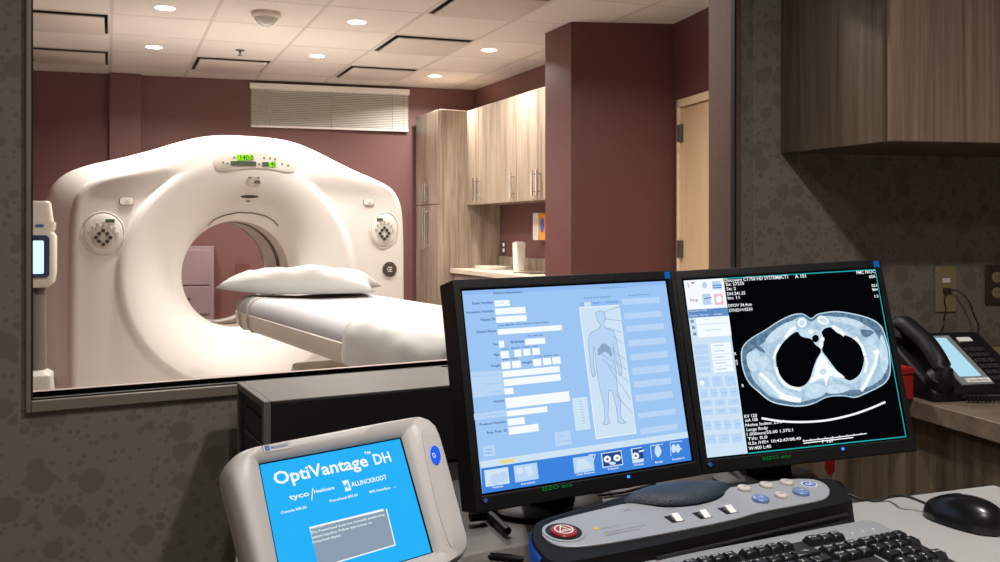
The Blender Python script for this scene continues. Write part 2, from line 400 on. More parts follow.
for x, y, lb in ((-1.25, 2.7, 'added round downlight over the foot of the patient table, out of view'), (-.1, 3.1, 'added round downlight just beyond the viewing window, out of view'), (.55, 4.3, 'added round downlight in front of the door wall, out of view')):
    downlight(x, y, lb, SCAN_W * (.62 if x < -1 else .9))  # unseen lamps added to brighten the front of the gantry
downlight(.62, .95, 'round downlight in the control room ceiling above the keyboard', 20, 'downlights in the control room ceiling')
downlight(.3, .15, 'round downlight in the control room ceiling behind the viewpoint', 10.5, 'downlights in the control room ceiling')
downlight(-1.1, -.3, 'added unseen downlight in the control room ceiling, far left behind the viewpoint', 1.5, 'downlights in the control room ceiling')  # extra lamp added to lift the left wall and console
# smoke dome and sprinkler
p = hitz(266, 13, CEIL); t = thing('ceiling_camera_dome', 'clear dome fixture on a round white base on the ceiling', 'dome camera', V((p.x, p.y, CEIL)))
b = B(); b.lathe([(.0, 0), (.088, 0), (.09, -.02), (.082, -.03), (.07, -.034)], 'cream'); b.build('base', t)
b = B(); b.lathe([(.074, -.03), (.066, -.044), (.046, -.066), (.022, -.08), (.0, -.083)], 'clear'); b.build('dome', t)
b = B(); b.lathe([(.0, -.03), (.015, -.03), (.015, -.072), (0, -.072)], 'seam', 12); b.build('lens', t)
p = hitz(240, 50, CEIL); t = thing('sprinkler', 'small dark fire sprinkler head hanging from the ceiling', 'sprinkler', V((p.x, p.y, CEIL)))
b = B(); b.lathe([(0, 0), (.034, 0), (.03, -.007), (0, -.007)], 'gmetal'); b.build('escutcheon', t)
b = B(); b.lathe([(.010, -.006), (.010, -.018), (.005, -.022), (.005, -.036), (.018, -.038), (.018, -.041), (0, -.041)], 'gmetal', 16); b.build('nozzle', t)

# ------------------------------------------------------------------ viewing window
t = bpy.data.objects.new('window_1', None); C.objects.link(t); t['kind'] = 'structure'; t.matrix_world = MW
s_lo = at_wall(25.5, W0, WD)
b = B(); fw = s_l - s_lo; y0, y1 = -.012, TH + .01
b.box((s_l - fw, y0, SILL - .022), (s_l, y1, WTOP + .02), 'alu'); b.build('frame', t, bevel=.002)
b = B(); b.box((s_l, y0, SILL - .022), (s_r, .013, SILL), 'alu'); b.build('frame', t, bevel=.002)
b = B(); b.box((s_l, .012, SILL - .004), (s_r, y1 + .01, SILL), 'sillm'); b.box((s_l, .012, SILL), (s_l + .0025, y1, WTOP), 'sillm'); b.build('reveal', t, label='pinkish inner reveal beyond the glass')
b = B(); b.box((s_r, y0, SILL - .022), (s_r + .012, y1, WTOP + .02), 'jamb'); b.box((s_r - .0015, .012, SILL), (s_r + .001, y1, WTOP), 'jamb'); b.build('jamb', t, label='brown fabric-faced jamb')
b = B(); b.box((s_l, y0, WTOP), (s_r, y1, WTOP + .02), 'alu'); b.build('frame', t)
b = B(); g = .0035
for lo, hi in (((s_l, .0, SILL), (s_l + g, .012, WTOP)), ((s_l, .0, SILL), (s_r, .012, SILL + .003)), ((s_r - g * 1.6, -.004, SILL), (s_r, .012, WTOP)), ((s_l, 0, WTOP - g), (s_r, .012, WTOP))): b.box(lo, hi, 'gasket')
b.build('gasket', t, label='black rubber glazing gasket')
b = B(); b.poly([(s_l + .001, .006, SILL), (s_r - .001, .006, SILL), (s_r - .001, .006, WTOP), (s_l + .001, .006, WTOP)], 'glass'); b.build('pane', t)

# ------------------------------------------------------------------ scan-room door
t = bpy.data.objects.new('door_1', None); C.objects.link(t); t['kind'] = 'structure'; t.matrix_world = MD
b = B()
for lo, hi in (((d0, -.015, 0), (d0 + .03, .13, DTOP)), ((d0, -.015, DTOP - .05), (d1, .13, DTOP)), ((d1 - .05, -.015, 0), (d1, .13, DTOP))): b.box(lo, hi, 'doorframe')
b.build('door_frame', t, bevel=.003)
b = B(); b.box((d0 + .034, .004, .01), (d1 - .053, .045, DTOP - .056), 'door'); b.build('door_leaf', t, bevel=.002)
for v0 in (133, 249):
    z = hitp(682, v0, KD, DNin).z; b = B()
    b.box((d0 + .012, -.019, z - .055), (d0 + .06, .003, z + .055), 'gmetal'); b.build('hinge', t, bevel=.002)
b = B(); b.X = Matrix.Translation((d1 - .12, -.03, 1.0)); b.box((-.06, -.02, -.01), (.06, 0, .01), 'steel'); b.box((.03, -.0, -.012), (.055, .034, .012), 'steel'); b.build('door_handle', t, bevel=.003)

# ------------------------------------------------------------------ blind on the rear wall
def rw(u, v): return hitp(u, v, KB, BN)
a0, a1, a2 = rw(251, 83), rw(407.6, 88.6), rw(251.2, 128)
z_b = (a2.z + rw(407.4, 131.7).z) / 2; z_t = a0.z - .005
MB_ = frame(V((a0.x, a0.y, 0)) - BN * .03, BD, BN, V((0, 0, 1))); wl = (V((a1.x, a1.y, 0)) - V((a0.x, a0.y, 0))).length
t = thing('window_blind', 'white horizontal slat blind closed over the high window on the rear wall', 'blind', MB_)
b = B(); b.box((-.01, -.03, z_t - .05), (wl + .01, .025, z_t), 'blind'); b.build('head_rail', t, bevel=.004)
b = B(); ns = 21
for k in range(ns):
    z = z_t - .055 - (z_t - .075 - z_b) * k / (ns - 1)
    c = [(0, -.010, z - .0062), (0, -.004, z + .001), (0, .010, z + .006), (0, .010, z + .0075), (0, -.005, z + .002), (0, -.0115, z - .0062)]
    b.loft([[(x, p[1], p[2]) for p in c] for x in (0, wl)], 'blind', smooth=False)
b.build('slats', t)
b = B(); b.box((0, -.015, z_b), (wl, .01, z_b + .018), 'blind'); b.build('bottom_rail', t, bevel=.003)
for fx in (.04, .115, .5, .895, .97):
    b = B(); b.box((wl * fx - .003, -.017, z_b + .01), (wl * fx + .003, -.0155, z_t - .04), 'strap'); b.build('ladder_cord', t)
t2 = bpy.data.objects.new('window_2', None); C.objects.link(t2); t2['kind'] = 'structure'; t2.matrix_world = MB_
b = B(); b.box((.01, .022, z_b + .01), (wl - .01, .028, z_t - .02), 'blindbg'); b.build('pane', t2)

# ------------------------------------------------------------------ cabinet run on the right of the scan room
MC = frame(KB, CD, CO, V((0, 0, 1)))                         # x: along the wall towards the camera, y: out into the room
def cw(u, out):                                              # distance along the run where pixel column u meets the plane 'out' from the wall
    p = KB + CO * out; return at_wall(u, p, CD)
q_t = cw(501, 0.0); T_D = .60; q_tn = q_t
def handle_v(b, x, y, z0, z1):
    b.tube([(x, y + .032, z0), (x, y + .032, z1)], .008, 'steel', 8)
    for z in (z0 + .03, z1 - .03): b.tube([(x, y, z), (x, y + .034, z)], .005, 'steel', 8)
TZ = 2.36
tall = thing('tall_cabinet', 'tall taupe wood cupboard in the far right corner of the scan room', 'cabinet', MC)
tx0, tx1 = q_t - .56, q_t
b = B(); b.box((tx0, .005, .08), (tx1, T_D - .02, TZ), 'wood'); b.box((tx0 + .02, .01, 0), (tx1 - .02, T_D - .07, .08), 'dark'); b.build('carcass', tall, bevel=.002)
zs = 1.54
for x0, x1, hx in ((tx0 + .002, tx0 + .279, tx0 + .25), (tx0 + .283, tx1 - .002, tx0 + .312)):
    for z0, z1, h0, h1 in ((.1, zs - .003, 1.15, 1.51), (zs + .003, TZ - .004, 1.57, 1.73)):
        b = B(); b.box((x0, T_D - .02, z0), (x1, T_D, z1), 'wood'); d = b.build('door', tall, bevel=.002)
        b = B(); handle_v(b, hx, T_D, h0, h1); b.build('handle', d)
edges = [q_t, cw(478.5, .33), cw(495, .33), cw(516.5, .33), cw(538, .33), cw(538, .33) + .36]
zt = TZ; zb = at(466, 204.7, 7.705).z
UL = ['taupe wood wall cabinet with two doors, next to the tall cupboard', 'narrow taupe wood wall cabinet with a single door, middle of the row', 'taupe wood wall cabinet with two doors, next to the maroon column']
for n, (doors) in enumerate((((0, 1, 1), (1, 2, 0)), ((2, 3, 1),), ((3, 4, 1), (4, 5, 0)))):
    x0, x1 = edges[doors[0][0]] + .001, edges[doors[-1][1]] - .001
    t = thing('wall_cabinet', UL[n], 'cabinet', MC @ Matrix.Translation((x0, 0, zb)), 'wall cabinets in the scan room')
    b = B(); b.box((0, .003, 0), (x1 - x0, .31, zt - zb), 'wood'); b.build('carcass', t, bevel=.002)
    for i0, i1, right in doors:
        a, c = edges[i0] - x0 + .003, edges[i1] - x0 - .003
        b = B(); b.box((a, .31, -.004), (c, .33, zt - zb - .002), 'wood'); d = b.build('door', t, bevel=.002)
        b = B(); hx = c - .035 if right else a + .035; handle_v(b, hx, .33, .03, .22); b.build('handle', d)
CZ = .985; cd_ = .49
base = thing('base_cabinet', 'taupe wood base cabinet under the scan room counter', 'cabinet', MC @ Matrix.Translation((q_t + .002, 0, 0)))
b = B(); b.box((0, .01, .08), (1.6, cd_ - .05, CZ - .04), 'wood'); b.box((.02, .02, 0), (1.58, cd_ - .1, .08), 'dark'); b.build('carcass', base)
for k in range(3):
    b = B(); b.box((.01 + k * .53, cd_ - .05, .1), (.53 + k * .53 - .005, cd_ - .03, CZ - .2), 'wood'); d = b.build('door', base, bevel=.002)
    b = B(); b.box((.01 + k * .53, cd_ - .05, CZ - .19), (.53 + k * .53 - .005, cd_ - .03, CZ - .05), 'wood'); d = b.build('drawer', base, bevel=.002)
    b = B(); x = .265 + k * .53; b.tube([(x - .06, cd_, CZ - .12), (x + .06, cd_, CZ - .12)], .005, 'steel', 8)
    for s in (-1, 1): b.tube([(x + s * .05, cd_ - .031, CZ - .12), (x + s * .05, cd_ + .002, CZ - .12)], .004, 'steel', 8)
    b.build('handle', d)
b = B(); b.box((0, .002, CZ - .04), (1.62, cd_, CZ), 'counter'); b.box((0, .002, CZ), (1.62, .02, CZ + .1), 'wood')
o = b.build('countertop', bevel=.003); o.matrix_world = MC @ Matrix.Translation((q_t + .002, 0, 0)); tag(o, 'pale worktop with low backsplash beside the tall cupboard', 'countertop')
def on_counter(u, v): return hitz(u, v, CZ)
p = on_counter(519, 271); t = thing('paper_towel_dispenser', 'white upright box dispenser standing on the scan room counter', 'dispenser', frame(V((p.x, p.y, CZ)), CD, CO, V((0, 0, 1))))
b = B(); hh = .23; b.prism([(-.036, -.034, 0), (.036, -.034, 0), (.036, .034, 0), (-.036, .034, 0)], [(-.044, -.042, hh), (.044, -.042, hh), (.042, .042, hh), (-.042, .042, hh)], 'white'); b.build('body', t, bevel=.006)
b = B(); b.box((-.03, -.03, hh), (.03, .03, hh + .008), 'cream'); b.build('lid', t, bevel=.002)
p = on_counter(492, 269.0); t = thing('tray', 'low white tray lying on the scan room counter', 'tray', frame(V((p.x, p.y, CZ)), CD, CO, V((0, 0, 1))))
b = B(); o_ = rr(-.16, -.1, .16, .1, .02); i_ = rr(-.145, -.085, .145, .085, .02)
b.loft([[(x, y, 0) for x, y in i_], [(x, y, .025) for x, y in o_], [(x * .97, y * .97, .025) for x, y in o_], [(x * .96, y * .96, .004) for x, y in i_]], 'white'); b.build('dish', t)
p = on_counter(533, 273.3); t = thing('clipboard', 'dark flat clipboard lying on the near end of the scan room counter', 'clipboard', frame(V((p.x, p.y, CZ)), CD, CO, V((0, 0, 1))))
b = B(); b.box((-.15, -.1, 0), (.15, .1, .006), 'gmetal'); b.build('board', t, bevel=.002); b = B(); b.box((.11, -.04, .006), (.14, .04, .016), 'steel'); b.build('clip', t, bevel=.003)
def on_cwall(u, v): return hitp(u, v, KB, CO)
p = on_cwall(504.5, 247.5); t = thing('wall_socket', 'white socket plate on the dark red wall above the scan room counter', 'socket', frame(p + CO * .001, CD, CO, V((0, 0, 1))))
b = B(); b.box((-.035, 0, -.06), (.035, .006, .06), 'brownplate'); b.build('plate', t, bevel=.003)
for z in (-.025, .025): b = B(); b.box((-.018, .006, z - .016), (.018, .009, z + .016), 'whitep'); b.build('outlet', t, bevel=.003)
for nm, cm, us, lb in (('glove_box', 'glovew', (533, 538.5), 'white glove box on the wall beneath the wall cabinets'), ('glove_box', 'gloveo', (539, 546), 'orange and blue glove box beside the maroon column')):
    fp = lambda u, v: hitp(u, v, KB + CO * .09, CO); p = fp(us[0], 225) - CO * .09; x1 = (fp(us[1], 225) - CO * .09 - p).length; z0, z1 = fp(us[0], 240).z, fp(us[0], 213).z
    t = thing(nm, lb, 'glove box', frame(V((p.x, p.y, z0)) + CO * .002, CD, CO, V((0, 0, 1))), 'glove boxes on the scan room wall')
    b = B(); b.box((0, 0, 0), (x1, .09, z1 - z0), cm); b.build('carton', t, bevel=.002)
    b = B(); b.X = Matrix.Translation((x1 / 2, .0905, (z1 - z0) * .55)) @ Matrix.Rotation(PI / 2, 4, 'X') @ Matrix.Diagonal((1, 1, -1, 1)); pe = [(x, y, 0) for x, y in ell(0, 0, x1 * .28, (z1 - z0) * .27)]
    b.prism([(x, y, 0) for x, y, _ in pe], [(x, y, .002) for x, y, _ in pe], 'gloveb' if cm == 'gloveo' else 'shell2'); b.build('opening', t)
# solid panel standing in for a reflection in the window glass
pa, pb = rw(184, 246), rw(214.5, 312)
t = thing('glass_reflection_panel', 'pale mauve panel standing in for a reflection in the window glass, seen through the bore', 'glass reflection', frame(V((pa.x, pa.y, 0)) - BN * .01, BD, -BN, V((0, 0, 1))))
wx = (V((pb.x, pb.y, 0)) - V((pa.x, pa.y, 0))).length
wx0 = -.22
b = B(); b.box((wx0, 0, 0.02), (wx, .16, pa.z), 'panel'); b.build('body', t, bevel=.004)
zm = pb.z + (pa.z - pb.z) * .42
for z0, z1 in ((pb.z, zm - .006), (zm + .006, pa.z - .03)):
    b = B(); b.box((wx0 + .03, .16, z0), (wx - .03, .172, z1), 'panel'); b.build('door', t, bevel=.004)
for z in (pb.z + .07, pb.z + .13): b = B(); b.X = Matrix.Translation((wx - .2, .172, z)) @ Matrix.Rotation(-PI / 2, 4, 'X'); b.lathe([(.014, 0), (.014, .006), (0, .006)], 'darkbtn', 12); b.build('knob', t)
p = rw(243, 270); b = B(); b.box((-.06, 0, -.06), (.06, .012, .06), 'maroon_dark'); o = b.build('wall_plate', bevel=.003); o.matrix_world = frame(p - BN * .002, BD, -BN, V((0, 0, 1))); tag(o, 'small square maroon cover plate on the rear wall, seen through the bore', 'cover plate')

# ------------------------------------------------------------------ CT gantry
GY = math.radians(31)
gx = V((math.cos(GY), math.sin(GY), 0)); gy = V((-math.sin(GY), math.cos(GY), 0))
GC = at(237, 274, 5.85); ZC = GC.z
MGa = frame(V((GC.x, GC.y, 0)), gx, gy, V((0, 0, 1))); MGi = inv(MGa)
R0, R1, FL, XO = .352, .74, .17, .10
def ss(t): t = max(0, min(1, t)); return t * t * (3 - 2 * t)
def face_y(x, z):
    r = math.hypot(x, z - ZC); s = max(0, min(1, (R1 - r) / (R1 - R0)))
    y = -FL + (FL - .02) * (s ** 1.7)
    if r > R1: y += .034 * ss((r - R1) / .026) * (1 - ss((z - 1.52) / .18))
    a = abs(x - XO)
    if a > .70: y += .6 * (a - .70) ** 2 * (1 - .7 * s)
    return y
prof_top = [(0, 1.905), (.15, 1.902), (.3, 1.88), (.45, 1.83), (.6, 1.765), (.75, 1.705), (.9, 1.655), (1.0, 1.61), (1.06, 1.55), (1.095, 1.46), (1.11, 1.3), (1.115, 1.0), (1.115, .5), (1.10, .22), (1.04, .10), (.95, .06), (.5, .05), (0, .05)]
half = [tuple(p) for p in smooth_open([V((x * .991, z, 0)) for x, z in prof_top], 5)]
outl = [(x + XO, z) for x, z, _ in half] + [(-x + XO, z) for x, z, _ in half[::-1]][1:-1]
def R_out(th):
    dx, dz = math.cos(th), math.sin(th); best = 0
    for (x0, z0), (x1, z1) in zip(outl, outl[1:] + outl[:1]):
        ex, ez = x1 - x0, z1 - z0; den = dx * ez - dz * ex
        if abs(den) < 1e-9: continue
        t = (x0 * ez - (z0 - ZC) * ex) / den; k = (x0 * dz - (z0 - ZC) * dx) / den
        if t > 0 and -1e-6 <= k <= 1 + 1e-6: best = max(best, t)
    return best
NA = 176; TH_ = [2 * PI * k / NA + .001 for k in range(NA)]; RO = [R_out(t) for t in TH_]
def gpt(k, r, y): return (r * math.cos(TH_[k]), y, ZC + r * math.sin(TH_[k]))
gan = thing('ct_gantry', 'large cream white ring-shaped scanner gantry behind the viewing window', 'scanner', MGa)
b = B(); rings = []
for r, y in ((R0 + .015, .02), (R0 + .004, .004), (R0 + .02, -.012)): rings.append([gpt(k, r, y) for k in range(NA)])
for s in [i / 12 for i in range(1, 13)]:
    ring = []
    for k in range(NA):
        re = min(R1, RO[k] - .07); r = R0 + .02 + (re - R0 - .02) * s; p = gpt(k, r, 0); ring.append((p[0], face_y(p[0], p[2]), p[2]))
    rings.append(ring)
for s in (.05, .1, .16, .3, .5, .75, 1):
    ring = []
    for k in range(NA):
        r0 = min(R1, RO[k] - .07); r = r0 + (RO[k] - .05 - r0) * s; p = gpt(k, r, 0); ring.append((p[0], face_y(p[0], p[2]), p[2]))
    rings.append(ring)
for dr, dy in ((.028, .006), (.012, .02), (.003, .04), (0, .065), (0, .2)):
    ring = []
    for k in range(NA):
        p = gpt(k, RO[k] - dr, 0); q = gpt(k, RO[k] - .05, 0); ring.append((p[0], face_y(q[0], q[2]) + dy, p[2]))
    rings.append(ring)
b.loft(rings, 'shell', caps=False); b.build('front_cover', gan, sharp=60)
b = B(); rings = []
for dr, y in ((-.03, -.01), (.010, .02), (.042, .06), (.05, .12), (.045, .5), (.01, .62), (-.06, .66), (-.3, .68)):
    ring = []
    for k in range(NA):
        w = 1.0 if math.sin(TH_[k]) > -.5 else .5
        p = gpt(k, RO[k] + (dr * w * (1 + (2.4 if math.cos(TH_[k]) < 0 else .1) * abs(math.cos(TH_[k])) ** 3) if dr > 0 else dr), 0); ring.append((p[0], y + (.9 * max(0, abs(p[0] - XO) - .8) ** 2 if y < .2 else 0), max(p[2], .03)))
    rings.append(ring)
rings += [[gpt(k, R0 + .1, .68) for k in range(NA)], [gpt(k, R0 + .005, .64) for k in range(NA)]]
b.loft(rings, 'shell', caps=False); b.build('rear_cover', gan, sharp=60)
b = B(); b.loft([[gpt(k, r, y) for k in range(NA)] for r, y in ((R0 + .01, .0), (R0, .01), (R0, .2), (R0 + .012, .21), (R0 + .012, .63), (R0 + .06, .65))], 'bore', caps=False); b.build('bore_tunnel', gan)
for y in (.2, .235, .27):
    b = B(); b.loft([[gpt(k, r, yy) for k in range(NA)] for r, yy in ((R0 + .011, y - .005), (R0 - .002, y - .004), (R0 - .002, y + .004), (R0 + .011, y + .005))], 'seam', caps=False); b.build('bore_ring', gan, label='thin grey ring seam in the bore')
def G(u, v, off=0.):
    y = -.1
    for _ in range(8):
        p = MGi @ hitp(u, v, MGa @ V((0, y, 0)), gy); y = face_y(p.x, p.z)
    return p.x, p.z
def conform(b, pts, m, h=.004, hm=None):
    """a plate standing h proud of the curved cover; pts in cover coordinates (x, z)"""
    cx = sum(p[0] for p in pts) / len(pts); cz = sum(p[1] for p in pts) / len(pts)
    def ring(k, hh): return [(cx + (x - cx) * k, face_y(x * k + cx * (1 - k), z * k + cz * (1 - k)) - hh, cz + (z - cz) * k) for x, z in pts]
    b.loft([ring(1, -.012), ring(1, h * .7), ring(.97, h), ring(.6, h), ring(.25, h)], m, caps=True)
def gpoly(pix): return [G(u, v) for u, v in pix]
def gell(u, v, ru, rv, n=28, rot=0.): return gpoly([(u + x, v + y) for x, y in ell(0, 0, ru, rv, n, rot)])
def tube_on(b, pix, r, m, closed=True):
    pts = []
    for u, v in pix:
        x, z = G(u, v); pts.append((x, face_y(x, z) - r * .3, z))
    b.tube(pts + (pts[:1] if closed else []), r, m, 6)
# top display
b = B(); bean = smooth_closed([(213, 161), (218, 155), (235, 150), (256, 148.5), (275, 151), (292, 158), (297, 165), (294, 172), (285, 172), (270, 169), (255, 168), (240, 169), (226, 171.5), (217, 170)], 4)
conform(b, gpoly(bean), 'shell2', .004); o = b.build('display_panel', gan)
def lcd(pix, m, nm, h=.007):
    b = B(); conform(b, gpoly(pix), m, h); return b.build(nm, o)
lcd([(237, 154.8), (252.5, 154.8), (252.5, 160.3), (237, 160.3)], 'lcd_on', 'readout').__setitem__('label', 'lit green readout')
lcd([(230.5, 161), (256, 161.5), (256, 166), (230.5, 165.5)], 'lcd_off', 'readout')
lcd([(262, 162), (268.5, 162), (268.5, 166.3), (262, 166.2)], 'lcd_off', 'readout')
lcd([(269, 162), (276, 162.3), (276, 166.8), (269, 166.5)], 'lcd_on', 'readout').__setitem__('label', 'lit green readout')
for txt, uu, vv, w in (('140.0', 240, 159.7, .085), ('40', 270.5, 166, .03)):
    b = B(); x, z = G(uu, vv); y = face_y(x, z) - .0085
    b.X = Matrix.Translation((x, y, z)) @ Matrix.Rotation(PI / 2, 4, 'X'); b.text(txt, 'dark', 0, 0, .03, w); b.build('digits', o)
for u, v in ((223, 162.5), (227.5, 163.5), (234, 157.5), (259, 164), (264, 158), (270, 158.3), (275, 159), (282, 164), (288, 165.5)):
    b = B(); conform(b, gell(u, v, 1.1, 1.1, 10), 'seam', .006); b.build('indicator', o)
b = B(); conform(b, gell(254, 181.5, 8, 5.3), 'shell2', .003); o = b.build('label_plate', gan)
b = B(); conform(b, gpoly([(254, 180.5), (260, 180.5), (260, 183.8), (254, 183.5)]), 'seam', .005); conform(b, gell(250, 177.6, 1.6, .8, 8), 'seam', .005); conform(b, gell(258.5, 177.8, 1.6, .8, 8), 'seam', .005); b.build('marking', o)
b = B(); conform(b, gell(249.5, 196.7, 9, 1.5), 'darkbtn', .004); b.build('laser_slot', gan, label='dark laser slot'); b = B(); conform(b, gell(248, 201.2, 2.4, .9, 12), 'seam', .004); b.build('laser_slot', gan)
b = B(); tube_on(b, [(208, 226), (214, 220), (224, 215.5), (238, 212.7), (252, 213), (265, 216), (274, 221), (278, 226)], .004, 'seam', False); b.build('seam_arc', gan)
# side control panels
def control(cu, cv, ru, rv, tilt, mirror):
    b = B(); egg = [(cu + x, cv + y) for x, y in ell(0, 0, ru, rv, 32, tilt)]
    conform(b, gpoly(egg), 'shell', .006); pnl = b.build('control_panel', gan)
    b = B(); tube_on(b, [(cu + x * 1.08, cv + y * 1.08) for x, y in ell(0, 0, ru, rv, 32, tilt)], .0035, 'shell2'); b.build('rim', pnl)
    b = B(); conform(b, gell(cu + mirror * ru * .02, cv + rv * .18, ru * .62, rv * .62), 'shell2', .008); b.build('keypad', pnl)
    for k in range(8):
        a = k * PI / 4; b = B(); conform(b, gell(cu + ru * .36 * math.cos(a) * (1 if k % 2 == 0 else .8), cv + rv * .2 + rv * .34 * math.sin(a) * (1 if k % 2 == 0 else .8), ru * .11, rv * .1, 10), 'darkbtn', .013); b.build('button', pnl)
    for k in range(7):
        a = math.radians(200 + k * 24); b = B(); conform(b, gell(cu + ru * .72 * math.cos(a), cv + rv * .2 + rv * .72 * math.sin(a), ru * .085, rv * .075, 10), 'lightbtn', .012); b.build('button', pnl)
    b = B(); x0 = cu + mirror * ru * .35; conform(b, gpoly([(x0 - ru * .24, cv - rv * .72), (x0 + ru * .24, cv - rv * .72), (x0 + ru * .24, cv - rv * .55), (x0 - ru * .24, cv - rv * .55)]), 'lcd_off', .009); b.build('readout', pnl)
control(103, 233.5, 20, 20, -.5, 1)
control(384, 230, 12.5, 16.5, .2, -1)
for u, v, ru, rv in ((126.5, 201.3, 7, 3.6), (368.5, 201.8, 5, 3.3)):
    b = B(); conform(b, gpoly([(u + x, v + y) for x, y in rr(-ru, -rv, ru, rv, rv * .8)]), 'shell', .008); o = b.build('push_button', gan)
    b = B(); tube_on(b, [(u + x, v + y) for x, y in rr(-ru, -rv, ru, rv, rv * .8)], .004, 'seam'); b.build('rim', o)
    b = B(); conform(b, gell(u + 1, v, 2, 1.6, 12), 'cream', .011); b.build('lamp', o)
# round badge: grey disc, ring and linked script initials
b = B(); conform(b, gell(389.5, 269.3, 7, 7.6, 32), 'gmetal', .006); o = b.build('badge', gan, label='round grey maker badge')
b = B(); tube_on(b, [(389.5 + x * .86, 269.3 + y * .86) for x, y in ell(0, 0, 7, 7.6, 32)], .0035, 'white'); b.build('ring', o)
b = B(); x, z = G(389.5, 269.3); y = face_y(x, z) - .0085
sl = (face_y(x + .02, z) - face_y(x - .02, z)) / .04
b.X = Matrix.Translation((x, y, z)) @ Matrix.Rotation(math.atan(sl), 4, 'Z') @ Matrix.Rotation(PI / 2, 4, 'X')
b.text('G', 'white', -.026, -.016, .036, .028); b.text('E', 'white', -.002, -.018, .036, .024); b.build('initials', o)
# vertical seams and feet
b = B()
for s in (-1, 1): b.box((XO + s * .85 - .18, -.05, 0), (XO + s * .85 + .18, .5, .06), 'dark')
b.build('plinth', gan)

# ------------------------------------------------------------------ patient table in front of the bore (gantry axis: y < 0 is towards the foot)
tab = thing('patient_table', 'white patient table with sheeted pad reaching out of the scanner bore', 'scanner table', MGa)
def sect(pts, ys, m, b, taper=None):
    b.loft([[(x * (taper[i] if taper else 1), y, z) for x, z in pts] for i, y in enumerate(ys)], m)
P0, P1_ = -1.27, -3.78
def mirror(h): return h + [(-x, z) for x, z in h[::-1]]
b = B(); prof = [(.0, .80), (.28, .80), (.325, .808), (.342, .83), (.348, .89), (.33, .9), (.0, .895)]; prof = prof + [(-x, z) for x, z in prof[::-1][1:-1]]
sect(prof, [P0, P0 - .012, P0 - .04, P0 - .1, -2.6, P1_], 'white', b, [.93, .97, .99, 1, 1, 1]); b.build('cradle', tab, sharp=50)
b = B(); prof = [(.0, .885), (.338, .885), (.345, .90), (.338, .935), (.318, .96), (.285, .972), (.2, .965), (.0, .957)]; prof = prof + [(-x, z) for x, z in prof[::-1][1:-1]]
sect(prof, [P0 - .004, P0 - .02, P0 - .06, -2.0, -3.0, P1_ + .01], 'sheet', b, [.93, .97, 1, 1, 1, 1]); b.build('pad', tab, sharp=50, label='pad covered with a white sheet')
b = B(); prof = [(-.26, 0), (.26, 0), (.27, .3), (.28, .70), (-.28, .70), (-.27, .3)]
sect(prof, [-1.95, -2.05, -3.6], 'cream', b, [.9, 1, 1]); b.build('pedestal', tab, bevel=.02)
for p in (-1.40, -1.56):
    b = B(); pr = [(-.2, .968), (-.285, .975), (-.32, .963), (-.342, .936), (-.35, .90), (-.351, .87), (-.346, .83), (-.326, .803), (-.28, .796)]
    b.loft([[(x, p - .018, z) for x, z in pr], [(x, p + .018, z) for x, z in pr]], 'strap', closed=False, caps=False); o = b.build('strap', tab); md = o.modifiers.new('thickness', 'SOLIDIFY'); md.thickness = .003
# pillow
from mathutils import noise
def pillow(lx, ly, hz):
    b = B(); n = 30; top = {}; bot = {}
    for i in range(n + 1):
        for j in range(n + 1):
            u, v = -1 + 2 * i / n, -1 + 2 * j / n
            e = max(0, (1 - u * u)) ** .5 * max(0, (1 - v * v)) ** .5
            x = lx * u * (1 - .10 * (1 - v * v) * abs(u) ** 3); y = ly * v * (1 - .13 * (1 - u * u) * abs(v) ** 3)
            w = noise.noise(V((u * 2.6, v * 2.2, 3))) * .022 + noise.noise(V((u * 7 + v * 3, v * 5, 8))) * .012
            k = min(1, e * 3)
            lift = .045 * max(0, -u - .35) ** 1.5; top[i, j] = (x, y, hz * e ** .75 + w * k + lift)
            bot[i, j] = (x, y, -.16 * hz * e ** .8 + lift)
    vt = {k: b.v(p) for k, p in top.items()}; vb = {}
    for k, p in bot.items(): vb[k] = vt[k] if k[0] in (0, n) or k[1] in (0, n) else b.v(p)
    for i in range(n):
        for j in range(n):
            b.f([vt[i, j], vt[i + 1, j], vt[i + 1, j + 1], vt[i, j + 1]], 'cotton', True); b.f([vb[i, j], vb[i, j + 1], vb[i + 1, j + 1], vb[i + 1, j]], 'cotton', True)
    return b
PF = MGa @ Matrix.Translation((.0, -1.36, .995)) @ Matrix.Rotation(math.radians(-27), 4, 'Z')
o = pillow(.40, .25, .12).build('pillow', sharp=180); o.matrix_world = PF; tag(o, 'white pillow lying at the head of the patient table', 'pillow')
# folded cloth draped over the near edge of the table
b = B(); path = [(.16, .985), (.05, .972), (-.1, .974), (-.22, .982), (-.31, .985), (-.348, .968), (-.366, .93), (-.37, .88), (-.371, .85), (-.372, .828)]
path = [(p.x, p.y) for p in smooth_open([V((x, z, 0)) for x, z in path], 4)]
rings = []
for k in range(15):
    y = -2.93 - .80 * k / 14; ring = []
    for n, (x, z) in enumerate(path):
        f = n / (len(path) - 1); ring.append((x - .006 * math.sin(k * .9) * f - .004, y, z + .003 * math.sin(k * .8 + n * .25) + .003 + .012 * noise.noise(V((k * .5, n * .22, 1)))))
    rings.append(ring)
b.loft(rings, 'cotton', closed=False, caps=False); o = b.build('folded_cloth', sharp=180); o.matrix_world = MGa; md = o.modifiers.new('thickness', 'SOLIDIFY'); md.thickness = .006; md.offset = 1
tag(o, 'folded white cloth draped over the near edge of the patient table', 'cloth')

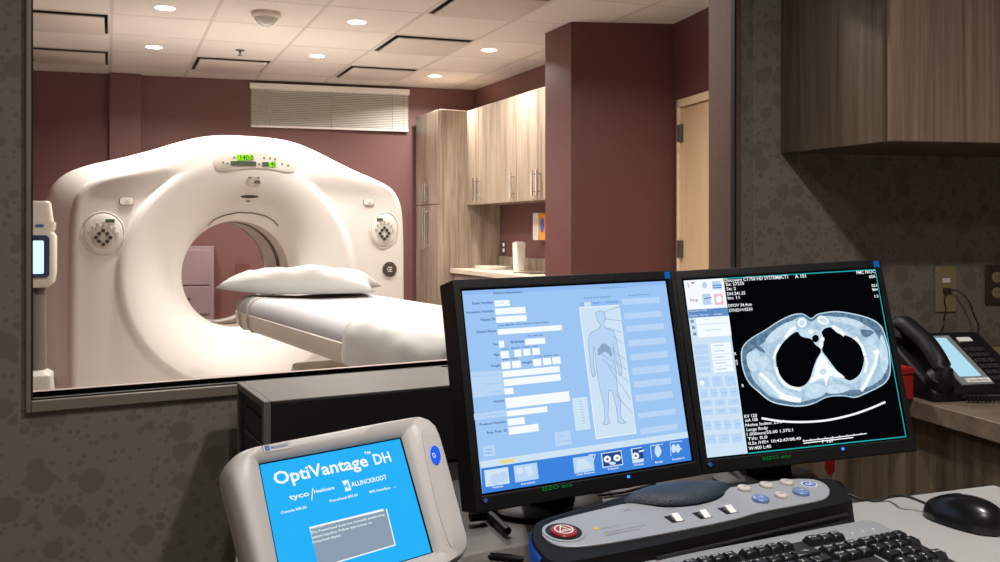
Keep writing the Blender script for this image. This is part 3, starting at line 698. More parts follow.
# ------------------------------------------------------------------ power injector on a floor stand, left of the gantry
TI = 4.2; ic = at(37, 300, TI)
inj = thing('power_injector', 'cream power injector head with lit screen on a stand, left of the gantry', 'injector', Matrix.Translation((ic.x, ic.y, 0)) @ Matrix.Rotation(math.radians(22), 4, 'Z'))
def iz(v): return EYE + (CY - v) / F * TI
b = B(); b.loft([[(x, y, iz(v)) for x, y in rr(-w, -d, w, d, .02)] for v, w, d in ((287, .05, .05), (282, .075, .065), (272, .082, .07), (236, .082, .07), (232, .07, .065), (228, .078, .065), (222, .078, .065))], 'cream'); b.build('head', inj)
b = B(); b.loft([[(x, y, iz(v)) for x, y in rr(-w, -d, w, d, .02)] for v, w, d in ((222.5, .07, .06), (203, .058, .055), (201, .05, .045))], 'cream'); b.build('syringe_cover', inj)
b = B(); b.loft([[(x, y, iz(277) + z) for x, z in rr(-.066, 0, .06, .2, .02)] for y in (-.06, -.078)], 'navyp'); o = b.build('screen_bezel', inj, bevel=.003, label='dark blue screen surround')
b = B(); b.loft([[(x, y, iz(273) + z) for x, z in rr(-.054, 0, .036, .155, .006)] for y in (-.076, -.0795)], 'e_inj'); b.build('screen', o, label='glowing pale screen')
b = B(); b.box((-.0, -.069, iz(227)), (.035, -.066, iz(224.5)), 'bluep'); b.build('badge', inj)
b = B(); b.X = Matrix.Translation((.01, 0, iz(293))); b.lathe([(0, 0), (.024, 0), (.03, .015), (.024, .04), (0, .04)], 'gmetal', 16); b.build('knob', inj)
b = B(); b.X = Matrix.Translation((.0, .02, .12)); b.lathe([(.05, 0), (.05, .42), (.04, .5), (.036, iz(288) - .12)], 'seam', 20); b.build('post', inj)
b = B(); b.loft([[(x, y, z) for x, y in rr(-w, -w, w * 1.1, w, .03)] for z, w in ((.0, .24), (.06, .24), (.12, .12), (.16, .07))], 'lightbtn'); b.build('base', inj)
b = B(); b.loft([[(x - .02, y, iz(v)) for x, y in rr(-w, -w, w, w, .02)] for v, w in ((392, .09), (374, .085), (370, .06))], 'lightbtn'); b.build('shelf', inj)

# ------------------------------------------------------------------ control-room furniture
ZG, ZB_, ZC_ = .86, .835, .93
# wood desk (lower) and grey slab (upper)
e0 = hitz(775, 468, ZB_); e1 = hitz(855, 500, ZB_); ed = (e0 - e1).normalized()
def to_w(p, d, off):                                           # go from p along d until 'off' short of the window wall
    q = W0 - WN * off; return p + d * ((q - p).dot(WN) / d.dot(WN))
dback = to_w(e1, ed, .015)
wl0 = W0 - WN * .015 - WD * .35
foot = [V((-1.1, .62, 0)), V((e1.x + .12, .62, 0)), V((e1.x, e1.y, 0)) - ed.xy.to_3d() * .6, V((dback.x, dback.y, 0)), V((wl0.x, wl0.y, 0))]
lw = to_w(V((-.43, 1.5, 0)), V((-.3045, 1, 0)).normalized(), .015)
foot = [V((-.35, .66, 0)), V((.66, .66, 0)), V(e1.xy.to_3d()), V(dback.xy.to_3d()), V((lw.x, lw.y, 0)), V((-.35, 1.15, 0))]
desk = thing('desk', 'long brown wood desk under the viewing window', 'desk', V((0, 1.2, 0)))
def sh(pts, z): return [V((p.x, p.y - 1.2, z)) for p in pts]
b = B(); b.prism(sh(foot, ZB_ - .03), sh(foot, ZB_), 'desk_shaded'); b.build('desk_top', desk, bevel=.002)
for x, y in ((-.30, .72), (.60, .72), (.3, 1.95), (-.42, 1.65)):
    b = B(); b.box((x - .025, y - 1.225, 0), (x + .025, y - 1.175, ZB_ - .03), 'black2'); b.build('leg', desk)
g0, g1 = hitz(850, 503, ZG), hitz(1000, 484, ZG); gd = (g1 - g0).normalized()
gl = g0 - gd * .52; gr = g0 + gd * .245
c0, c1 = hitz(914, 425, ZC_), hitz(1000, 446, ZC_); cdv = (c0 - c1).normalized(); cso = V((-cdv.y, cdv.x, 0))
if cso.x > 0: cso = -cso
def edge_c(y): q = c1 + cso * .002; return V((q.x + cdv.x / cdv.y * (y - q.y), y, 0))
def edge_g(): # where the grey back edge meets the counter side
    q = c1 + cso * .002; k = ((q - g0).x * cdv.y - (q - g0).y * cdv.x) / (gd.x * cdv.y - gd.y * cdv.x); return g0 + gd * k
gr = edge_g()
t = thing('grey_work_surface', 'grey speckled laminate desk surface under keyboard and mouse', 'work surface', V((0, 1, 0)))
foot = [V((gl.x, .45, 0)), V((edge_c(.45).x, .45, 0)), V((gr.x, gr.y, 0)), V((gl.x, gl.y, 0))]
b = B(); b.prism([V((p.x, p.y - 1, ZG - .023)) for p in foot], [V((p.x, p.y - 1, ZG)) for p in foot], 'greydesk'); b.build('top', t, bevel=.002)
for x in (.75, 1.1):
    b = B(); b.box((x - .02, .55 - 1, 0), (x + .02, .59 - 1, ZG - .023), 'black2'); b.build('leg', t)
# side counter on the right
c0, c1 = hitz(914, 425, ZC_), hitz(1000, 446, ZC_); cdv = (c0 - c1).normalized()
def to_r(p, d, off):
    q = WK - RN * off; return p + d * ((q - p).dot(RN) / d.dot(RN))
cb = to_r(c0, cdv, .004); cf = c1 - cdv * .8
if (cb - WK).dot(RD) < .0: cb = WK - RN * .004 + RD * .01
rb = WK - RN * .004 + RD * 1.55
foot = [V((cf.x, cf.y, 0)), V((2.2, cf.y, 0)), V((rb.x, rb.y, 0)), V((cb.x, cb.y, 0))]
t = thing('side_counter', 'brown wood side counter carrying the telephone', 'counter', V((1.2, 2, 0)))
def s3(pts, z, ins=0.):
    cx = sum(p.x for p in pts) / 4; cy = sum(p.y for p in pts) / 4
    return [V((p.x + (cx - p.x) * ins - 1.2, p.y + (cy - p.y) * ins - 2, z)) for p in pts]
b = B(); b.prism(s3(foot, ZC_ - .04), s3(foot, ZC_), 'desk_wood'); b.build('counter_top', t, bevel=.002)
b = B(); b.prism(s3(foot, 0, .035), s3(foot, ZC_ - .041, .035), 'wood_dark'); b.build('cabinet_body', t)
# wood back panel on the window wall behind the monitors
sa, sb = at_wall(560, W0, WD), S_K - .02
b = B(); b.box((sa, -.012, .02), (sb, -.001, ZB_ - .04), 'wood_dark'); o = b.build('modesty_panel'); o.matrix_world = MW; tag(o, 'brown wood panel on the wall below the viewing window, behind the monitors', 'wall panel')

# upper cabinet
ps = at_wall(780.8, WK - RN * .002, RD); zc = hitp(781, 153.6, WK, RN).z
cfr = [None]
pc = WK + RD * ps
du = ray(889, 141.4); tt = (zc - EYE) / du.z; pf = EYEP + du * tt
dep = (pf - pc).dot(-RN)
off = (pf - pc).dot(RD)
t = thing('upper_cabinet', 'brown wood upper cabinet hanging on the spotted wall above the telephone', 'cabinet', frame(V((pc.x, pc.y, zc)) - RN * .002, RD, -RN, V((0, 0, 1))))
Wc = 1.0; Hc = CEIL - zc - .25
b = B()
fo = [(0, 0), (Wc, 0), (Wc, dep - .02), (off * (dep - .02) / dep, dep - .02)]
b.prism([(x, y, 0) for x, y in fo], [(x, y, Hc) for x, y in fo], 'wood_dark'); b.build('carcass', t, bevel=.0015)
for k in range(2):
    b = B(); x0 = off + .003 + k * .46; b.box((x0, dep - .0185, .001), (x0 + .455, dep, Hc), 'wood_door'); d = b.build('door', t, bevel=.002)

# ------------------------------------------------------------------ computer lying flat
cx_ = V((.883, .469, 0)).normalized(); cy_ = V((-cx_.y, cx_.x, 0)); cp = at(271.5, 401, 1.6)
ch = cp.z - ZB_
t = thing('desktop_computer', 'black and grey desktop computer lying flat below the viewing window', 'computer', frame(V((cp.x, cp.y, ZB_)), cx_, cy_, V((0, 0, 1))))
b = B(); b.box((0, 0, .006), (.44, .235, ch - .003), 'greyside'); b.build('case', t, bevel=.002)
b = B(); b.box((-.001, -.001, ch - .003), (.441, .236, ch), 'greybox'); b.build('lid', t, bevel=.001, label='grey metal top cover')
b = B(); b.box((-.0145, .0, .006), (-.0005, .014, ch), 'greybox'); b.box((-.0145, .221, .006), (-.0005, .235, ch), 'greybox'); b.box((-.0145, .014, ch - .014), (-.0005, .221, ch), 'greybox'); b.box((-.0145, .014, .006), (-.0005, .221, .02), 'greybox'); b.box((-.006, .014, .02), (-.0005, .221, ch - .014), 'greyside'); fb = b.build('front_bezel', t, bevel=.002, label='grey front bezel')
for k in range(2): b = B(); b.box((-.010, .03, .035 + k * .05), (-.0055, .19, .07 + k * .05), 'black'); b.build('drive_bay', fb, bevel=.002)
for x in (.04, .4):
    for y in (.03, .205): b = B(); b.box((x - .015, y - .015, 0), (x + .015, y + .015, .006), 'black'); b.build('foot', t)

# ------------------------------------------------------------------ screens: a flat display whose picture is drawn in its own plane
class Screen:
    def __init__(s, c, x, up, corners):
        s.x = V(x).normalized(); n = s.x.cross(V(up)).normalized(); s.up = n.cross(s.x).normalized(); s.n = n
        if s.n.dot(EYEP - V(c)) < 0: s.n = -s.n
        s.fr = frame(V(c), s.x, s.up, s.n); s.i = inv(s.fr); s.c = V(c)
        s.b = B(); s.corn = [s.P(*q) for q in corners]
    def P(s, u, v): p = s.i @ hitp(u, v, s.c, s.n); return (p.x, p.y)
    def poly(s, pix, m, k): s.b.poly([(*s.P(u, v), k * .00025) for u, v in pix], m)
    def raw(s, pts, m, k): s.b.poly([(x, y, k * .00025) for x, y in pts], m)
    def rect(s, tl, br, m, k):
        x0, y0 = s.P(*tl); x1, y1 = s.P(*br); s.raw([(x0, y1), (x1, y1), (x1, y0), (x0, y0)], m, k)
    def text(s, txt, p0, p1, hpx, m, k, bold=.014):
        (x0, y0), (x1, y1) = s.P(*p0), s.P(*p1); a = s.P(p0[0], p0[1] - hpx)
        s.b.text(txt, m, x0, y0, math.hypot(a[0] - x0, a[1] - y0), max(.004, x1 - x0), k * .00025, 0., bold)
    def line(s, pix, wpx, m, k, closed=False):
        P = [V((*s.P(*q), 0)) for q in pix]; w = (V((*s.P(pix[0][0] + wpx, pix[0][1]), 0)) - P[0]).length / 2
        if closed: P.append(P[0])
        for a, c in zip(P, P[1:]):
            d = c - a
            if d.length < 1e-6: continue
            n = V((-d.y, d.x, 0)).normalized() * w; e = d.normalized() * w * .3
            s.raw([(q.x, q.y) for q in (a - n - e, c - n + e, c + n + e, a + n - e)], m, k)
    def ellipse(s, u, v, ru, rv, m, k, n=20, rot=0.): s.poly([(u + x, v + y) for x, y in ell(0, 0, ru, rv, n, rot)], m, k)
def crop(x0, y0, sc_): return lambda x, y: (x0 + x / sc_, y0 + y / sc_)

def monitor(label, c, x, up, corners, draw, led, sq, stand_u):
    S = Screen(c, x, up, corners)
    x0 = sum(S.corn[k][0] for k in (0, 3)) / 2; x1 = sum(S.corn[k][0] for k in (1, 2)) / 2; y1 = sum(S.corn[k][1] for k in (0, 1)) / 2; y0 = sum(S.corn[k][1] for k in (2, 3)) / 2
    t = thing('monitor', label, 'monitor', S.fr, 'monitors on the desk')
    m = .0145; mb = .026; bx0, bx1, by0, by1 = x0 - m, x1 + m, y0 - mb, y1 + m + .003
    b = B(); o1 = [(bx0, by0), (bx1, by0), (bx1, by1), (bx0, by1)]; i1 = [(x0 - .003, y0 - .003), (x1 + .003, y0 - .003), (x1 + .003, y1 + .003), (x0 - .003, y1 + .003)]
    b.loft([[(px, py, -.05) for px, py in o1], [(px, py, .002) for px, py in o1], [(px, py, .004) for px, py in i1], [(px, py, -.003) for px, py in i1]], 'bezel', caps=False, smooth=False)
    bz = b.build('bezel', t, bevel=.0015)
    b = B(); sh_ = lambda k, z: [(px * k, (py - .0) * k, z) for px, py in o1]
    b.loft([sh_(1, -.0495), sh_(.97, -.056), sh_(.72, -.085), sh_(.7, -.088)], 'black', smooth=False); b.build('back_shell', t, bevel=.003)
    S.raw([(x0 - .003, y0 - .003), (x1 + .003, y0 - .003), (x1 + .003, y1 + .003), (x0 - .003, y1 + .003)], 'e_black', -.5)
    draw(S); S.b.build('display', t, label='lit display')
    def mark(nm, u, v, ru, rv, mt, lb, sqr=True, rot=0.):
        b = B(); q = S.i @ hitp(u, v, S.c, S.n); k = 4 if sqr else 14
        w = (V((*S.P(u + ru, v), 0)) - V((*S.P(u, v), 0))).length; h = w * rv / ru
        pts = [(q.x - w, q.y - h), (q.x + w, q.y - h), (q.x + w, q.y + h), (q.x - w, q.y + h)] if sqr and not rot else [(q.x + w * math.cos(a), q.y + h * math.sin(a)) for a in (2 * PI * i / k + rot for i in range(k))]
        b.prism([(px, py, .003) for px, py in pts], [(px, py, .0052) for px, py in pts], mt); b.build(nm, bz, label=lb)
    mark('power_light', led[0], led[1], 1.25, 1.25, 'e_led', 'glowing blue power light', False)
    mark('sticker', sq[0], sq[1], 2.4, 2.8, 'e_bluesq', 'small blue square')  # sticker colour is emissive, a painted glow without a lamp
    cq = corners[3]; mark('sticker', cq[0] + 1.8, cq[1] + 6.5, 2.6, 2.6, 'bluep', 'small blue diamond', True, .001)
    gq = ((corners[2][0] + corners[3][0]) / 2 - 31, (corners[2][1] + corners[3][1]) / 2 + 9.5)
    b = B(); q = S.P(*gq); w = .052; b.text('EIZO eco', 'e_green', q[0] - w / 2, q[1] - .003, .0055, w, .0045); b.build('lettering', bz, label='green lettering')  # printed letters drawn with a glow of their own, no lamp behind
    # stand: neck down to a foot on the desk
    bc = S.fr @ V((0, -.02, -.088)); back = V((S.n.x, S.n.y, 0)).normalized() * -1; side = V((-back.y, back.x, 0))
    def loc(p): return S.i @ p
    b = B(); kx = .045; base_c = V((bc.x, bc.y, 0)) + back * .03
    lo = V((base_c.x, base_c.y, ZB_ + .012)); hi = bc + back * .03
    ring = lambda p, w, d: [loc(p + side * sx * w + back * sy * d) for sx, sy in ((-1, -1), (1, -1), (1, 1), (-1, 1))]
    b.loft([ring(lo, kx, .02), ring(V((hi.x, hi.y, hi.z)), kx, .02)], 'black', smooth=False); b.build('neck', t, bevel=.004)
    b = B(); el = [lo + side * .10 * math.cos(a) + back * .075 * math.sin(a) for a in (2 * PI * i / 32 for i in range(32))]
    b.loft([[loc(V((p.x, p.y, ZB_ + z))) for p in [lo + (q - lo) * k for q in el]] for z, k in ((.0005, 1), (.008, 1), (.014, .9), (.016, .5))], 'black'); b.build('foot', t)
    return t

def draw_left(S):
    L = [(462, 291), (665.3, 281), (691.4, 460.1), (482.4, 493.7)]
    S.poly(L, 'e_lb', 0)
    A = crop(460, 280, 4.686); Bc = crop(460, 380, 4.686); Cc = crop(570, 380, 5.621); D = crop(570, 280, 4.686)
    S.poly([(462, 291), (665.3, 281), (665.9, 285), (462.5, 295.2)], 'e_lb2', 1)
    S.poly([A(48, 432), A(196, 424), A(207, 535), A(62, 552)], 'e_band', 1)
    S.poly([Bc(64, 160), Bc(214, 140), Bc(217, 168), Bc(68, 188)], 'e_band', 1)
    W = [(A, 160, 97, 233, 121), (A, 163, 134, 308, 155), (A, 167, 172, 313, 192), (A, 175, 232, 478, 235), (A, 180, 286, 208, 316), (A, 303, 277, 400, 298), (A, 188, 335, 231, 364), (A, 252, 328, 289, 358), (A, 294, 324, 331, 353),
         (A, 337, 320, 375, 349), (A, 192, 385, 237, 415), (A, 242, 381, 286, 410), (A, 340, 372, 382, 401), (A, 386, 367, 428, 396), (A, 430, 363, 473, 391), (A, 198, 428, 468, 431), (A, 203, 466, 472, 471), (A, 206, 508, 252, 533),
         (Bc, 211, 85, 515, 99), (Bc, 217, 145, 410, 149), (Bc, 221, 183, 304, 205), (Bc, 226, 222, 370, 239)]
    for f, x0, y0, x1, y1 in W: S.rect(f(x0, y0), f(x1, y1), 'e_white', 2)
    for txt, f, x0, x1, y0, y1, h in (('Patient Information', A, 157, 290, 68, 62, 2.4), ('Exam Number', A, 58, 155, 116, 110, 2.6), ('Accession Number', A, 27, 160, 158, 151, 2.4), ('Patient ID', A, 97, 165, 193, 189, 2.6), ('Patient Name', A, 78, 171, 250, 243, 2.6),
            ('(Last) (Middle) (First Name) (Title) (Suffix)', A, 176, 415, 217, 203, 1.5), ('Sex', A, 155, 178, 307, 305, 2.4), ('Birthdate', A, 238, 301, 297, 293, 2.6), ('(dd)  (mm)  (yy)', A, 312, 388, 266, 262, 1.6), ('Age', A, 157, 184, 356, 354, 2.4),
            ('Years   Months  Weeks  Days', A, 194, 366, 327, 315, 1.5), ('Weight', A, 142, 190, 409, 405, 2.4), ('Height', A, 291, 338, 393, 389, 2.4), ('(kgs) (lbs)', A, 198, 270, 376, 371, 1.5), ('(cm)  (feet) (in)', A, 350, 460, 363, 355, 1.5),
            ('History', Bc, 158, 207, 107, 102, 2.6), ('Protocol Number', Bc, 92, 217, 215, 200, 2.5), ('Req. Proc. ID', Bc, 126, 221, 253, 240, 2.6)):
        S.text(txt, f(x0, y0), f(x1, y1), h, 'e_navy', 3)
    for txt, f, x0, x1, y0, y1 in (('Referring Physician', A, 60, 192, 457, 450), ('Radiologist', A, 120, 197, 493, 486), ('Operator', A, 135, 200, 530, 524), ('Admitting Diagnosis', Bc, 76, 212, 176, 162)):
        S.text(txt, f(x0, y0), f(x1, y1), 2.0, 'e_lb', 3)
    S.text('11235', A(170, 112), A(205, 108), 2.0, 'e_band', 3)
    # body figure panel
    S.rect(D(41, 127), (636.5, 433.6), 'e_pale', 2); S.rect(D(45, 106), D(230, 112), 'e_lb2', 2); S.rect(D(65, 105), D(98, 122), 'e_pale', 3)
    S.rect((D(41, 127)[0] + .3, D(41, 127)[1] + .5), (636.2, 433.2), 'e_white', 2.4); S.rect((D(41, 127)[0] + .9, D(41, 127)[1] + 1.1), (635.7, 432.6), 'e_pale', 2.6)
    S.text('Anatomical Selector', D(62, 88), D(190, 78), 1.8, 'e_mid', 3); S.text('Head        Anatomy', D(105, 112), D(225, 104), 1.8, 'e_mid', 3); S.text('Patient Position', D(274, 76), D(372, 68), 1.6, 'e_mid', 3); S.text('Select Protocol', D(145, 42), D(260, 32), 1.5, 'e_mid', 3)
    fig = [D(*p) for p in ((118, 160), (125, 148), (145, 144), (160, 152), (166, 180), (158, 205), (160, 222), (185, 232), (206, 245), (218, 290), (226, 340), (240, 400), (242, 440), (232, 448), (222, 410), (205, 340), (200, 300), (204, 360), (214, 420))]
    fig += [Cc(*p) for p in ((265, 60), (285, 130), (280, 190), (290, 220), (315, 240), (295, 245), (268, 240), (258, 150), (235, 60), (215, 60), (215, 130), (212, 200), (222, 238), (205, 252), (185, 250), (195, 215), (188, 130), (165, 40))]
    fig += [D(*p) for p in ((124, 430), (118, 360), (112, 310), (108, 340), (110, 400), (118, 445), (106, 455), (98, 430), (90, 350), (84, 280), (96, 246), (124, 234), (140, 222), (140, 205), (126, 190))]
    S.poly(fig, 'e_band', 3.2); S.line(fig, .55, 'e_fig', 3.6, True)
    S.poly([D(*p) for p in ((150, 298), (130, 325), (128, 355), (145, 350), (160, 335), (180, 345), (192, 365), (196, 345), (185, 315), (165, 300))], 'e_fig', 3.4)
    S.poly([D(*p) for p in ((140, 345), (175, 345), (195, 380), (160, 395), (142, 375))], 'e_band', 3.8)
    for a, c in (((155, 152), (232, 124)), ((160, 182), (236, 191)), ((178, 225), (240, 246)), ((196, 262), (252, 302)), ((160, 300), (258, 372)), ((140, 345), (264, 420)), ((150, 372), (272, 476)), ((176, 398), (282, 560))): S.line([D(*a), D(*c)], .45, 'e_fig', 4)
    S.line([Cc(255, 80), Cc(350, 190)], .45, 'e_fig', 4)
    for f, x0, y0, x1, y1 in ((D, 243, 90, 420, 106), (D, 252, 157, 430, 171), (D, 262, 216, 440, 230), (D, 272, 283, 449, 297), (D, 281, 349, 458, 361), (D, 289, 413, 467, 427), (D, 297, 476, 475, 486), (D, 305, 540, 483, 551), (Cc, 381, 188, 594, 190), (Cc, 393, 273, 606, 277)):
        S.rect(f(x0, y0), f(x1, y1), 'e_band', 2); u0, v0 = f(x0 + 14, (y0 + y1) / 2 + 9 + (4 if f is D else 6)); S.text('- - - - - -  - - - -', (u0, v0), (u0 + 24, v0 - 1.5), 1.2, 'e_lb2', 3)
    S.rect(Bc(523, 86), Bc(612, 229), 'e_pale', 2)
    for k in range(9): S.line([Bc(556 + k * 2.3, 100 + k * 13), Bc(570 + k * 2.3, 98 + k * 13)], .7, 'e_lb', 3)
    S.rect(Bc(441, 246), Bc(522, 301), 'e_band', 2); S.text('Scan', Bc(464, 268), Bc(490, 264), 1.6, 'e_lb2', 3); S.text('Protocol', Bc(458, 292), Bc(512, 284), 1.6, 'e_lb2', 3)
    S.rect(Bc(107, 311), Bc(165, 353), 'e_band', 2); S.text('End', Bc(124, 331), Bc(146, 328), 1.6, 'e_mid', 3); S.text('Exam', Bc(120, 347), Bc(150, 343), 1.6, 'e_mid', 3)
    # task bar
    S.poly([(481.0, 468.2), (688.2, 437.6), (691.4, 460.1), (482.4, 493.7)], 'e_task', 2)
    S.poly([(479.7, 461.6), (687.2, 431.6), (688.2, 437.8), (481.0, 468.4)], 'e_pale', 2)
    S.rect(Bc(186, 377), Bc(256, 384), 'e_yel', 3)
    S.rect(Bc(112, 424), Bc(232, 484), 'e_pale', 3); S.rect(Bc(250, 403), Bc(368, 463), 'e_band', 3); S.rect(Bc(527, 366), Bc(630, 424), 'e_band', 3)
    for x, y, r in ((165, 465, 22), (200, 455, 20)): S.ellipse(*Bc(x, y), r / 4.7, r / 3.6, 'e_band', 4)
    S.ellipse(*Bc(278, 425), 3.6, 3.6, 'e_pale', 4); S.poly([Bc(300, 410), Bc(330, 400), Bc(345, 440), Bc(320, 455)], 'e_pale', 4)
    S.poly([Bc(545, 375), Bc(580, 368), Bc(625, 410), Bc(545, 425)], 'e_pale', 4); S.line([Bc(600, 352), Bc(632, 349), Bc(622, 385)], .8, 'e_pale', 4)
    S.rect(Cc(172, 412), Cc(298, 477), 'e_pale', 3); S.rect(Cc(178, 416), Cc(292, 472), 'e_navy', 4); S.ellipse(*Cc(208, 445), 3.6, 3.4, 'e_white', 5); S.ellipse(*Cc(262, 438), 3.6, 3.4, 'e_white', 5); S.ellipse(*Cc(208, 445), 1.3, 1.2, 'e_navy', 6); S.ellipse(*Cc(262, 438), 1.3, 1.2, 'e_grey', 6); S.ellipse(*Cc(236, 468), 3.4, 1.6, 'e_pale', 5)
    S.rect(Cc(340, 386), Cc(414, 459), 'e_pale', 3); S.rect(Cc(348, 390), Cc(412, 440), 'e_navy', 4); S.ellipse(*Cc(367, 427), 3.4, 3.4, 'e_white', 5); S.ellipse(*Cc(367, 427), 1.2, 1.2, 'e_navy', 6); S.line([Cc(385, 402), Cc(412, 396)], 1.2, 'e_white', 5)
    S.line([Cc(450, 372), Cc(458, 445)], .6, 'e_pale', 4); S.line([Cc(450, 370), Cc(520, 360)], .6, 'e_pale', 4); S.poly(smooth_closed([Cc(*p) for p in ((480, 372), (498, 370), (512, 400), (500, 430), (488, 432), (474, 405))]), 'e_pale', 4)
    S.line([Cc(560, 352), Cc(566, 425)], .6, 'e_pale', 4); S.line([Cc(562, 350), Cc(628, 343)], .6, 'e_pale', 4); S.ellipse(*Cc(580, 385), 2.2, 4.4, 'e_pale', 4); S.ellipse(*Cc(604, 385), 2.4, 4.2, 'e_pale', 4); S.line([Cc(616, 385), Cc(626, 388)], 1.2, 'e_pale', 4)
    for txt, f, x0, x1, y0, y1 in (('Patient', Bc, 152, 202, 508, 500), ('Schedule', Bc, 285, 352, 492, 480), ('Chest Abdomen', Bc, 545, 632, 448, 434), ('Head', Cc, 214, 270, 506, 497), ('Orbit', Cc, 358, 414, 484, 476), ('Body', Cc, 478, 522, 468, 462), ('Paediatric', Cc, 575, 645, 452, 442)):
        S.text(txt, f(x0, y0), f(x1, y1), 1.8, 'e_white', 3)

def draw_right(S):
    S.poly([(683.5, 280.6), (875.3, 269.1), (906.2, 436.9), (707.2, 457.8)], 'e_black', 0)
    E_ = crop(675, 260, 7.02); Fc = crop(675, 340, 4.32); Gc = crop(735, 295, 4.3235); H = crop(735, 395, 5.556); J = crop(670, 250, 2.442)
    S.poly([(683.5, 280.6), E_(338, 128), Fc(314, 490), (707.2, 457.8)], 'e_pale', 1)
    S.poly([E_(62, 145), E_(338, 128), E_(368, 335), E_(90, 352)], 'e_white', 2)
    S.poly([E_(92, 348), E_(368, 333), E_(378, 390), E_(96, 408)], 'e_mid', 2)
    S.poly([E_(145, 405), E_(378, 393), E_(396, 530), E_(162, 545)], 'e_white', 2)
    S.text('Discovery CT750', E_(102, 364), E_(222, 354), 1.1, 'e_white', 3); S.text('Exam  Series     Image', E_(106, 396), E_(330, 380), 1.1, 'e_white', 3)
    for tl, br, m in (((82, 158), (150, 225), 'e_white'), ((172, 152), (240, 212), 'e_white'), ((258, 150), (328, 205), 'e_band'), ((96, 240), (168, 312), 'e_white'), ((186, 240), (256, 312), 'e_band'), ((270, 240), (342, 312), 'e_pink')):
        S.rect(E_(*tl), E_(*br), m, 3)
    S.poly([E_(110, 158), E_(138, 155), E_(124, 170)], 'e_navy', 4); S.rect(E_(86, 162), E_(96, 194), 'e_mid', 4); S.line([E_(262, 180), E_(326, 176)], 1.2, 'e_mid', 4); S.line([E_(262, 196), E_(326, 192)], 1, 'e_task', 4)
    S.text('Img', E_(108, 292), E_(160, 288), 3.0, 'e_grey', 4); S.line([E_(204, 272), E_(228, 268), E_(250, 262)], .8, 'e_navy', 4); S.ellipse(*E_(206, 178), 2.6, 3.2, 'e_band', 4); S.ellipse(*E_(306, 276), 3, 3.6, 'e_white', 4)
    for k in range(3): S.rect(E_(108 + k * 9, 420 + k * 45), E_(132 + k * 9, 440 + k * 45), 'e_grey', 3)
    S.line([E_(165, 455), E_(370, 442)], .5, 'e_band', 4); S.line([E_(210, 495), E_(320, 487)], .6, 'e_lb', 4); S.text('Select a series', E_(196, 420), E_(330, 412), 1.0, 'e_lb', 4)
    # button blocks lower down
    def row(y, n, h, m, x0=None, skew=3.1):
        for k in range(n):
            xa = 78 + (y / 500) * 58 + k * (170 / n); S.rect(Fc(xa + 4, y - k * skew * 3 / n), Fc(xa + 170 / n - 3, y + h - k * skew * 3 / n), m, 3)
    for y in (22, 46, 72, 98, 124):
        xa = 78 + y / 500 * 58; S.rect(Fc(xa, y), Fc(xa + 62, y + 15), 'e_band', 3); S.rect(Fc(xa + 72, y - 6), Fc(xa + 160, y + 10), 'e_white', 3); S.line([Fc(xa + 84, y + 3), Fc(xa + 130, y)], .8, 'e_lb', 4)
    row(162, 3, 40, 'e_band'); row(215, 4, 34, 'e_band'); row(262, 3, 22, 'e_band'); row(300, 3, 22, 'e_band'); row(352, 4, 36, 'e_band'); row(412, 3, 34, 'e_band')
    S.ellipse(*Fc(116, 186), 2.4, 2.8, 'e_white', 4)
    for y, n in ((175, 3), (232, 4), (272, 3), (310, 3), (370, 4), (430, 3)):
        for k in range(n):
            xa = 78 + y / 500 * 58 + (k + .3) * 170 / n; S.line([Fc(xa, y - k * 9 / n), Fc(xa + 22, y - 2 - k * 9 / n)], .9, 'e_lb', 4)
    # frame
    q = [(723, 278.6), (875.0, 269.6), (905.8, 436.6), (748.2, 453.4)]
    S.line(q[:3] + [q[3]], 1.0, 'e_teal', 2)
    # text
    T = [('Discovery CT750 HD SYSTEM#CT1', (724.5, 282.2), (788, 278.4), 3.4), ('A 101', (795, 278.2), (806, 277.6), 3.4), ('FMC FROC', (856.5, 274.2), (875.2, 273.2), 3.0), ('60A', (869, 278.2), (875.6, 277.8), 3.0), ('SS1', (871.5, 287), (877, 286.6), 2.6), ('M64', (872.5, 291), (877.5, 290.6), 2.6), ('12', (874.5, 297.5), (878.5, 297.2), 2.6),
         ('Ex: 27235', E_(358, 182), E_(484, 172), 3.0), ('Se: 2', E_(362, 214), E_(428, 209), 3.0), ('DN 241.25', E_(367, 249), E_(493, 239), 3.0), ('Im: 11', E_(371, 278), E_(452, 271), 3.0), ('DFOV 34.4cm', E_(374, 332), E_(540, 320), 3.0), ('STND/+/SS30', E_(378, 366), E_(544, 352), 3.0),
         ('KV 120', H(52, 128), H(122, 122), 3.2), ('mA 108', H(57, 150), H(126, 144), 3.2), ('Noise Index: 23.0*', H(58, 176), H(276, 158), 3.0), ('Large Body', H(64, 201), H(183, 191), 3.0), ('1.000mm/55.00 1.375:1', H(66, 227), H(322, 205), 3.0), ('Tilt: 0.0', H(70, 252), H(180, 243), 3.0), ('0.5s /HE+ 10:43:47/08.40', H(74, 278), H(366, 246), 3.0), ('W:400 L:40', H(76, 306), H(200, 292), 3.2), ('P 167', H(484, 268), H(548, 260), 3.2), ('R', H(38, -44), H(44, -45), 3.0)]
    for txt, a, c, h in T: S.text(txt, a, c, h, 'e_white', 3)
    S.text('R', Fc(256, 66), Fc(263, 65), 3, 'e_white', 3); S.text('173', Fc(262, 108), Fc(270, 106), 5, 'e_white', 3)
    S.line([H(376, 256), H(560, 236), H(730, 214)], .8, 'e_white', 3); S.line([H(380, 268), H(655, 236)], .9, 'e_white', 3)
    for k in range(9): S.line([H(380 + k * 40, 256 - k * 4.6), H(380 + k * 40, 248 - k * 4.6)], .7, 'e_white', 3)
    # axial slice of a chest
    g = lambda P: [Gc(*p) for p in P]
